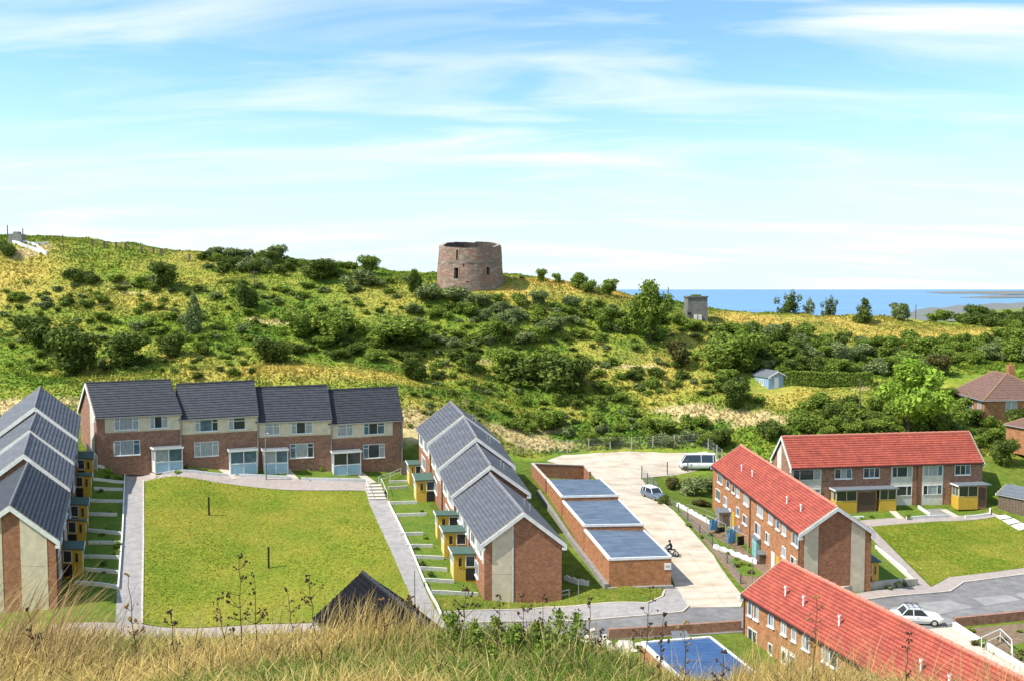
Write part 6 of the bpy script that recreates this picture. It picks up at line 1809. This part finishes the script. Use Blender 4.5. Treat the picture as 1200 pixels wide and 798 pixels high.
ca = me.color_attributes.new('Col', 'FLOAT_COLOR', 'POINT'); ca.data.foreach_set('color', np.concatenate([np.repeat(col, 4, 0), np.ones((n * 4, 1))], 1).ravel())
def grassmat(name):
    m = mat(name, (1, 1, 1), None, rough=.8, spec=.15, attr='Col'); nt = m.node_tree; b = nt.nodes['Principled BSDF']; out = nt.nodes['Material Output']
    t = nt.nodes.new('ShaderNodeBsdfTranslucent'); mx = nt.nodes.new('ShaderNodeMixShader'); mx.inputs[0].default_value = .45
    src = b.inputs['Base Color'].links[0].from_socket
    nt.links.new(src, t.inputs['Color']); nt.links.new(b.outputs[0], mx.inputs[1]); nt.links.new(t.outputs[0], mx.inputs[2]); nt.links.new(mx.outputs[0], out.inputs['Surface'])
    return m
GRASSM = grassmat('grass_blades')
me.materials.append(GRASSM)
o_ = bpy.data.objects.new('hill_grass', me); COL.objects.link(o_); tag(o_, 'rough green and straw grass covering the hillside', 'grass', kind='stuff')

# foreground grass
def blades(name, x, y, h, w, lean, la, col, label):
    n = len(x); z = terrain(x, y) - .03
    base = np.stack([x, y, z], 1); la_ = np.stack([np.cos(la), np.sin(la), 0 * la], 1)
    fac = rs.uniform(-.9, .9, n); wd = np.stack([np.cos(fac), np.sin(fac) * .6, 0 * fac], 1)
    lv = []
    for t, k in ((0, 1.0), (.38, .85), (.72, .6), (1.0, .12)):
        c = base + la_ * (lean * h * t ** 1.8)[:, None] + np.array([0, 0, 1.])[None] * (h * (t - .22 * lean * t * t))[:, None]
        lv.append((c - wd * (w * k)[:, None], c + wd * (w * k)[:, None]))
    V = np.stack([p for l in lv for p in l], 1).reshape(-1, 3)
    i0 = (np.arange(n) * 8)[:, None]
    Fq = np.concatenate([i0 + np.array([[0, 1, 3, 2]]), i0 + np.array([[2, 3, 5, 4]]), i0 + np.array([[4, 5, 7, 6]])], 0)
    me = bpy.data.meshes.new(name); me.from_pydata(V.tolist(), [], Fq.tolist())
    ca = me.color_attributes.new('Col', 'FLOAT_COLOR', 'POINT'); ca.data.foreach_set('color', np.concatenate([np.repeat(col, 8, 0), np.ones((n * 8, 1))], 1).ravel())
    me.materials.append(GRASSM)
    o = bpy.data.objects.new(name, me); COL.objects.link(o); tag(o, label, 'grass', kind='stuff')
    return o
n = 40000
y = rs.uniform(7.2, 14.5, n); x = rs.uniform(-1, 1, n) * (y * .62 + .3)
px = 600 + F * x / y
gn = fbm(x * .9 + 7, y * .7, 3) + .30 * np.exp(-((px - 620) / 110.) ** 2) - .12 * np.exp(-((px - 1050) / 200.) ** 2)
green = np.clip((gn - .46) * 7, 0, 1) * (rs.rand(n) < .85)
straw = np.array([.72, .56, .22]); strawd = np.array([.50, .35, .11]); grn = np.array([.21, .29, .045]); grn2 = np.array([.12, .19, .03])
r1 = rs.rand(n, 1); col = (straw * r1 + strawd * (1 - r1)) * (1 - green[:, None]) + (grn * r1 + grn2 * (1 - r1)) * green[:, None]
col = col * rs.uniform(.6, 1.4, (n, 1))
h = rs.uniform(.10, .30, n) * (1 - .15 * green)
h *= .75 + .5 * fbm(x * 1.6 + 30, y * .8, 2)
blades('foreground_grass', x, y, h, rs.uniform(.0030, .0075, n), rs.uniform(.2, 1.7, n), rs.uniform(0, 6.28, n), col, 'dry straw and green grass on the near hill along the bottom edge')
# taller thin stalks
n = 900
y = rs.uniform(8.6, 12.5, n); px = np.concatenate([rs.uniform(-20, 520, 420), rs.uniform(520, 860, 130), rs.uniform(850, 1220, 350)]); x = (px - 600) / F * y
col = np.array([.62, .48, .20])[None] * rs.uniform(.6, 1.25, (n, 1))
blades('tall_grass_stalks', x, y, rs.uniform(.35, .75, n) * np.where((px > 850), 1.05, 1.0), rs.uniform(.0025, .0045, n), rs.uniform(.05, .9, n), rs.normal(.4, 1.6, n), col, 'tall dry grass stalks standing above the near turf')
n = 230
y = rs.uniform(8.8, 10.5, n); px = np.concatenate([rs.uniform(-60, 62, 150), rs.uniform(40, 150, 80)]); x = (px - 600) / F * y
col = np.array([.50, .33, .15])[None] * rs.uniform(.6, 1.2, (n, 1))
blades('leaning_straw', x, y, rs.uniform(.5, 1.15, n) * np.where(px > 62, .75, 1.), rs.uniform(.004, .007, n), rs.uniform(.3, .8, n), rs.normal(.55, .35, n), col, 'long leaning brown straw at the lower left corner')
n = 420
y = rs.uniform(9.2, 11.2, n); px = np.concatenate([rs.normal(440, 42, 220), rs.normal(920, 60, 200)]); x = (px - 600) / F * y
col = np.array([.62, .43, .14])[None] * rs.uniform(.6, 1.3, (n, 1))
blades('golden_straw', x, y, rs.uniform(.35, .7, n), rs.uniform(.003, .006, n), rs.uniform(.1, .6, n), rs.normal(.4, .8, n), col, 'golden straw clumps in front of the dark roof and the near red terrace')

n = 1500
y = rs.uniform(8.2, 11.8, n); px = rs.uniform(-20, 1220, n); x = (px - 600) / F * y
col = np.array([.075, .05, .03])[None] * rs.uniform(.4, 1.6, (n, 1))
blades('withered_stems', x, y, rs.uniform(.12, .34, n), rs.uniform(.003, .007, n), rs.uniform(.1, 1.2, n), rs.uniform(0, 6.28, n), col, 'dark withered stems among the near grass')
# individual weeds
STEMD = mat('dry_stem', (.10, .06, .035), (.06, .035, .02), scale=8, rough=.9)
SEED = mat('seed_head', (.045, .028, .018), (.09, .05, .025), scale=20, rough=.95)
SEEDG = mat('ochre_head', (.30, .19, .05), (.22, .13, .04), scale=20, rough=.95)
def weed(u, vtop, Y, label, seed, nb=8, head=.014, hm=SEED, spread=.16, leafy=None):
    r_ = random.Random(seed); X = (u - 600) / F * Y
    b = Vector((X + r_.uniform(-.05, .05), Y, tz(X, Y) - .05)); top = W(u, vtop, Y); H = (top - b).length
    root = empty('weed', b, label, 'weed', 'weeds standing in the foreground grass')
    mb = MB(); hd = MB(); lf = []; cur = b; N = 8; path = [b]
    for i in range(N):
        t = (i + 1) / N; q = b.lerp(top, t) + Vector((r_.uniform(-.012, .012), r_.uniform(-.012, .012), 0)); mb.bar(cur, q, .0065 * (1 - .6 * i / N), .0065 * (1 - .6 * (i + 1) / N), n=5); cur = q; path.append(q)
    def heads(c, k):
        for _ in range(k):
            o = c + Vector((r_.gauss(0, .018), r_.gauss(0, .018), r_.gauss(0, .012)))
            s = head * r_.uniform(.6, 1.2)
            hd.lathe(o, [(s * .3, -s), (s, -s * .2), (s * .8, s * .6), (s * .2, s)], n=6)
    heads(cur, 5)
    for i in range(nb):
        t = r_.uniform(.35, .97); k = int(t * N); s = path[k]; a = r_.uniform(0, 6.28); l = spread * r_.uniform(.4, 1.1) * (1.15 - t * .6)
        e = s + Vector((math.cos(a) * l, math.sin(a) * l, l * r_.uniform(.5, 1.1))); m_ = s.lerp(e, .5) + Vector((0, 0, -.01))
        mb.bar(s, m_, .004, .0035, n=4); mb.bar(m_, e, .0035, .0025, n=4); heads(e, r_.choice([1, 2, 3, 4]))
        if r_.random() < .5: lf.append((m_, .03))
    build('stem', mb, STEMD if leafy is None else LEAF['mid'], root); tag(build('seed_heads', hd, hm, root), kind='stuff')
    if leafy or lf:
        rs_ = np.random.RandomState(seed); C = []
        if leafy:
            for _ in range(leafy):
                t = rs_.uniform(.05, .95); p = b.lerp(top, t); sp = .13 * (1.15 - t)
                C.append([p.x + rs_.normal(0, sp), p.y + rs_.normal(0, sp), p.z + rs_.normal(0, .02)])
        for p, s in lf: C.append([p.x, p.y, p.z])
        C = np.array(C); V = leaves(C, rs_.normal(size=C.shape), .026 if leafy else .022, rs_, .2)
        me = leaf_mesh('leaves', V - np.array(b)[None], LEAF['mid'] if leafy else LEAF['olive']); o = bpy.data.objects.new('leaves', me); COL.objects.link(o); o.parent = root
    return root
WEEDS = [
 (280, 652, 9.6, 'tall dark branched weed over the lower lawn, tallest of all', 14, .014, SEED, .20), (150, 672, 9.4, 'brown umbel weed over the lower end of the left path', 9, .016, SEEDG, .13), (298, 672, 9.8, 'dark weed right of the tallest weed over the lawn', 9, .013, SEED, .15),
 (362, 678, 9.7, 'branched weed with dark heads left of the dark roof', 10, .014, SEED, .20), (336, 690, 9.9, 'thin weed between the lawn weeds and the dark roof', 7, .012, SEED, .14), (255, 700, 9.6, 'small dark weed over the bottom edge of the lawn', 6, .013, SEED, .12),
 (447, 702, 9.8, 'ochre seed-headed weed in front of the dark roof', 8, .014, SEEDG, .14), (480, 700, 9.9, 'dark weed at the right end of the dark roof', 7, .013, SEED, .14), (545, 690, 9.6, 'dark-stemmed weed at the left of the green clump', 12, .014, SEED, .18),
 (585, 700, 9.9, 'thin weed with dark heads over the road, left one', 7, .013, SEED, .10), (612, 698, 10.0, 'thin weed with dark heads over the road, middle one', 7, .013, SEED, .10), (636, 700, 10.1, 'thin weed with dark heads over the road, right one', 7, .013, SEED, .10),
 (692, 702, 10.0, 'single dark stalk with knob head beside the road kerb', 5, .014, SEED, .08), (762, 690, 9.8, 'branched thin weed over the pavement corner', 11, .012, SEED, .18), (778, 720, 9.7, 'flat-topped umbel weed in front of the blue garage', 9, .015, SEED, .10),
 (803, 728, 9.9, 'ochre umbel weed at the brick wall', 8, .014, SEEDG, .12), (848, 762, 9.3, 'dark-headed weed in front of the blue garage roof', 8, .016, SEED, .12), (705, 738, 10.0, 'short knob-headed weed left of the brick wall', 6, .014, SEED, .08),
 (958, 700, 9.3, 'ochre weed in front of the near red roof', 8, .013, SEEDG, .10), (1066, 742, 9.2, 'thin brown weed low over the near red roof', 6, .012, SEED, .08), (32, 712, 9.2, 'dark weed at the lower left corner', 7, .014, SEED, .12), (200, 716, 9.3, 'dark weed left of the lawn weeds', 7, .014, SEED, .12)]
for i, (u, v, Y, lab, nb, hd_, hm, sp) in enumerate(WEEDS):
    weed(u, v, Y, lab, 100 + i, nb, hd_, hm, sp)
GW = [(530, 716, 10.2, 'leafy green weed at the left end of the green clump'), (556, 728, 10.0, 'leafy green weed, second from the left in the green clump'), (580, 722, 10.3, 'leafy green weed, third from the left in the green clump'), (606, 730, 10.1, 'leafy green weed in the middle of the green clump'), (632, 726, 10.3, 'leafy green weed right of the middle of the green clump'),
      (655, 712, 10.1, 'tall leafy green weed at the right of the green clump'), (676, 716, 10.4, 'leafy green weed at the right end of the green clump'), (640, 752, 9.4, 'low leafy green weed at the front of the green clump, right'), (575, 756, 9.3, 'low leafy green weed at the front of the green clump, left')]
for i, (u, v, Y, lab) in enumerate(GW):
    weed(u, v, Y, lab, 300 + i, 5, .008, SEED, .14, leafy=420)
# pale rubble heap by the road behind the grass
rp = G(700, 765); root = None
rs2 = random.Random(4); mb = MB()
for i in range(140):
    c = rp + Vector((rs2.gauss(0, 1.5), rs2.gauss(0, 1.3), 0)); c.z = tz(c.x, c.y) + max(0, .9 - .35 * ((c - rp).xy.length)) * rs2.random()
    s = rs2.uniform(.12, .38); M_ = Matrix.Translation(c) @ Matrix.Rotation(rs2.uniform(0, 6), 4, (rs2.random(), rs2.random(), 1)); mb.box(-s, s, -s * .8, s * .7, -s * .5, s * .5, M_)
build('rubble_heap', mb, CHALK, base=rp, label='pale heap of chalk rubble between the road and the grass', cat='rubble', kind='stuff')

# short grass on the mown lawns: uneven tips, clover-green and bleached patches
rs = np.random.RandomState(9); Vs = []; Cs = []
for pix, n in (([(170, 563), (300, 571), (428, 576), (453, 634), (479, 692), (492, 723), (420, 729), (300, 731), (168, 731)], 30000), ([(1022, 617), (1100, 611), (1168, 606), (1205, 624), (1260, 652), (1200, 665), (1110, 677), (1092, 687)], 16000), ([(507, 700), (560, 699), (640, 697), (712, 688), (776, 690), (778, 697), (758, 707), (640, 712), (521, 718)], 7000)):
    P = [G(u, v).xy for u, v in pix]; cen = sum(P, Vector((0, 0))) / len(P); P = [cen + (p - cen) * .998 for p in P]
    x = rs.uniform(min(p.x for p in P), max(p.x for p in P), n * 2); y = rs.uniform(min(p.y for p in P), max(p.y for p in P), n * 2)
    k = np.array([inside((a, b), P) for a, b in zip(x, y)]); x, y = x[k][:n], y[k][:n]; m_ = len(x); z = terrain(x, y) + .055
    d = fbm(x * .16 + 11, y * .16, 4); d2 = fbm(x * .8, y * .8 + 4, 3)
    dry = np.clip((d * .75 + d2 * .25 - .45 + .0035 * (x - P[0].x)) * 6, 0, 1)
    for (u, v, r) in ((262, 607, 2.2), (335, 676, 3.0), (350, 690, 2.6), (300, 625, 2.0)):
        q = G(u, v); dry = np.maximum(dry, np.exp(-((x - q.x) ** 2 + (y - q.y) ** 2) / r ** 2) * (.4 + d2))
    dry = np.clip(dry, 0, 1)[:, None]
    c = np.array([.19, .26, .022]) * (1 - dry) + np.array([.46, .39, .075]) * dry
    c = c * rs.uniform(.82, 1.25, (m_, 1)) * np.where(rs.rand(m_, 1) < .012, 2.0, 1.0)
    h = rs.uniform(.012, .05, m_); w = rs.uniform(.05, .12, m_); a = rs.uniform(0, 6.28, m_); ln = rs.normal(0, 1.6, (m_, 2)) * h[:, None]
    b_ = np.stack([x, y, z], 1); t = np.stack([np.cos(a), np.sin(a), 0 * a], 1) * w[:, None]; tip = b_ + np.stack([ln[:, 0], ln[:, 1], h], 1)
    Vs.append(np.stack([b_ - t, b_ + t, tip + t * .6, tip - t * .6], 1).reshape(-1, 3)); Cs.append(np.repeat(c, 4, 0))
Vs = np.concatenate(Vs); Cs = np.concatenate(Cs); me = bpy.data.meshes.new('lawn_grass'); me.from_pydata(Vs.tolist(), [], np.arange(len(Vs)).reshape(-1, 4).tolist())
ca = me.color_attributes.new('Col', 'FLOAT_COLOR', 'POINT'); ca.data.foreach_set('color', np.concatenate([Cs, np.ones((len(Cs), 1))], 1).ravel()); me.materials.append(GRASSM)
o_ = bpy.data.objects.new('lawn_grass', me); COL.objects.link(o_); tag(o_, 'short mown grass with bleached patches on the lawns', 'grass', kind='stuff')
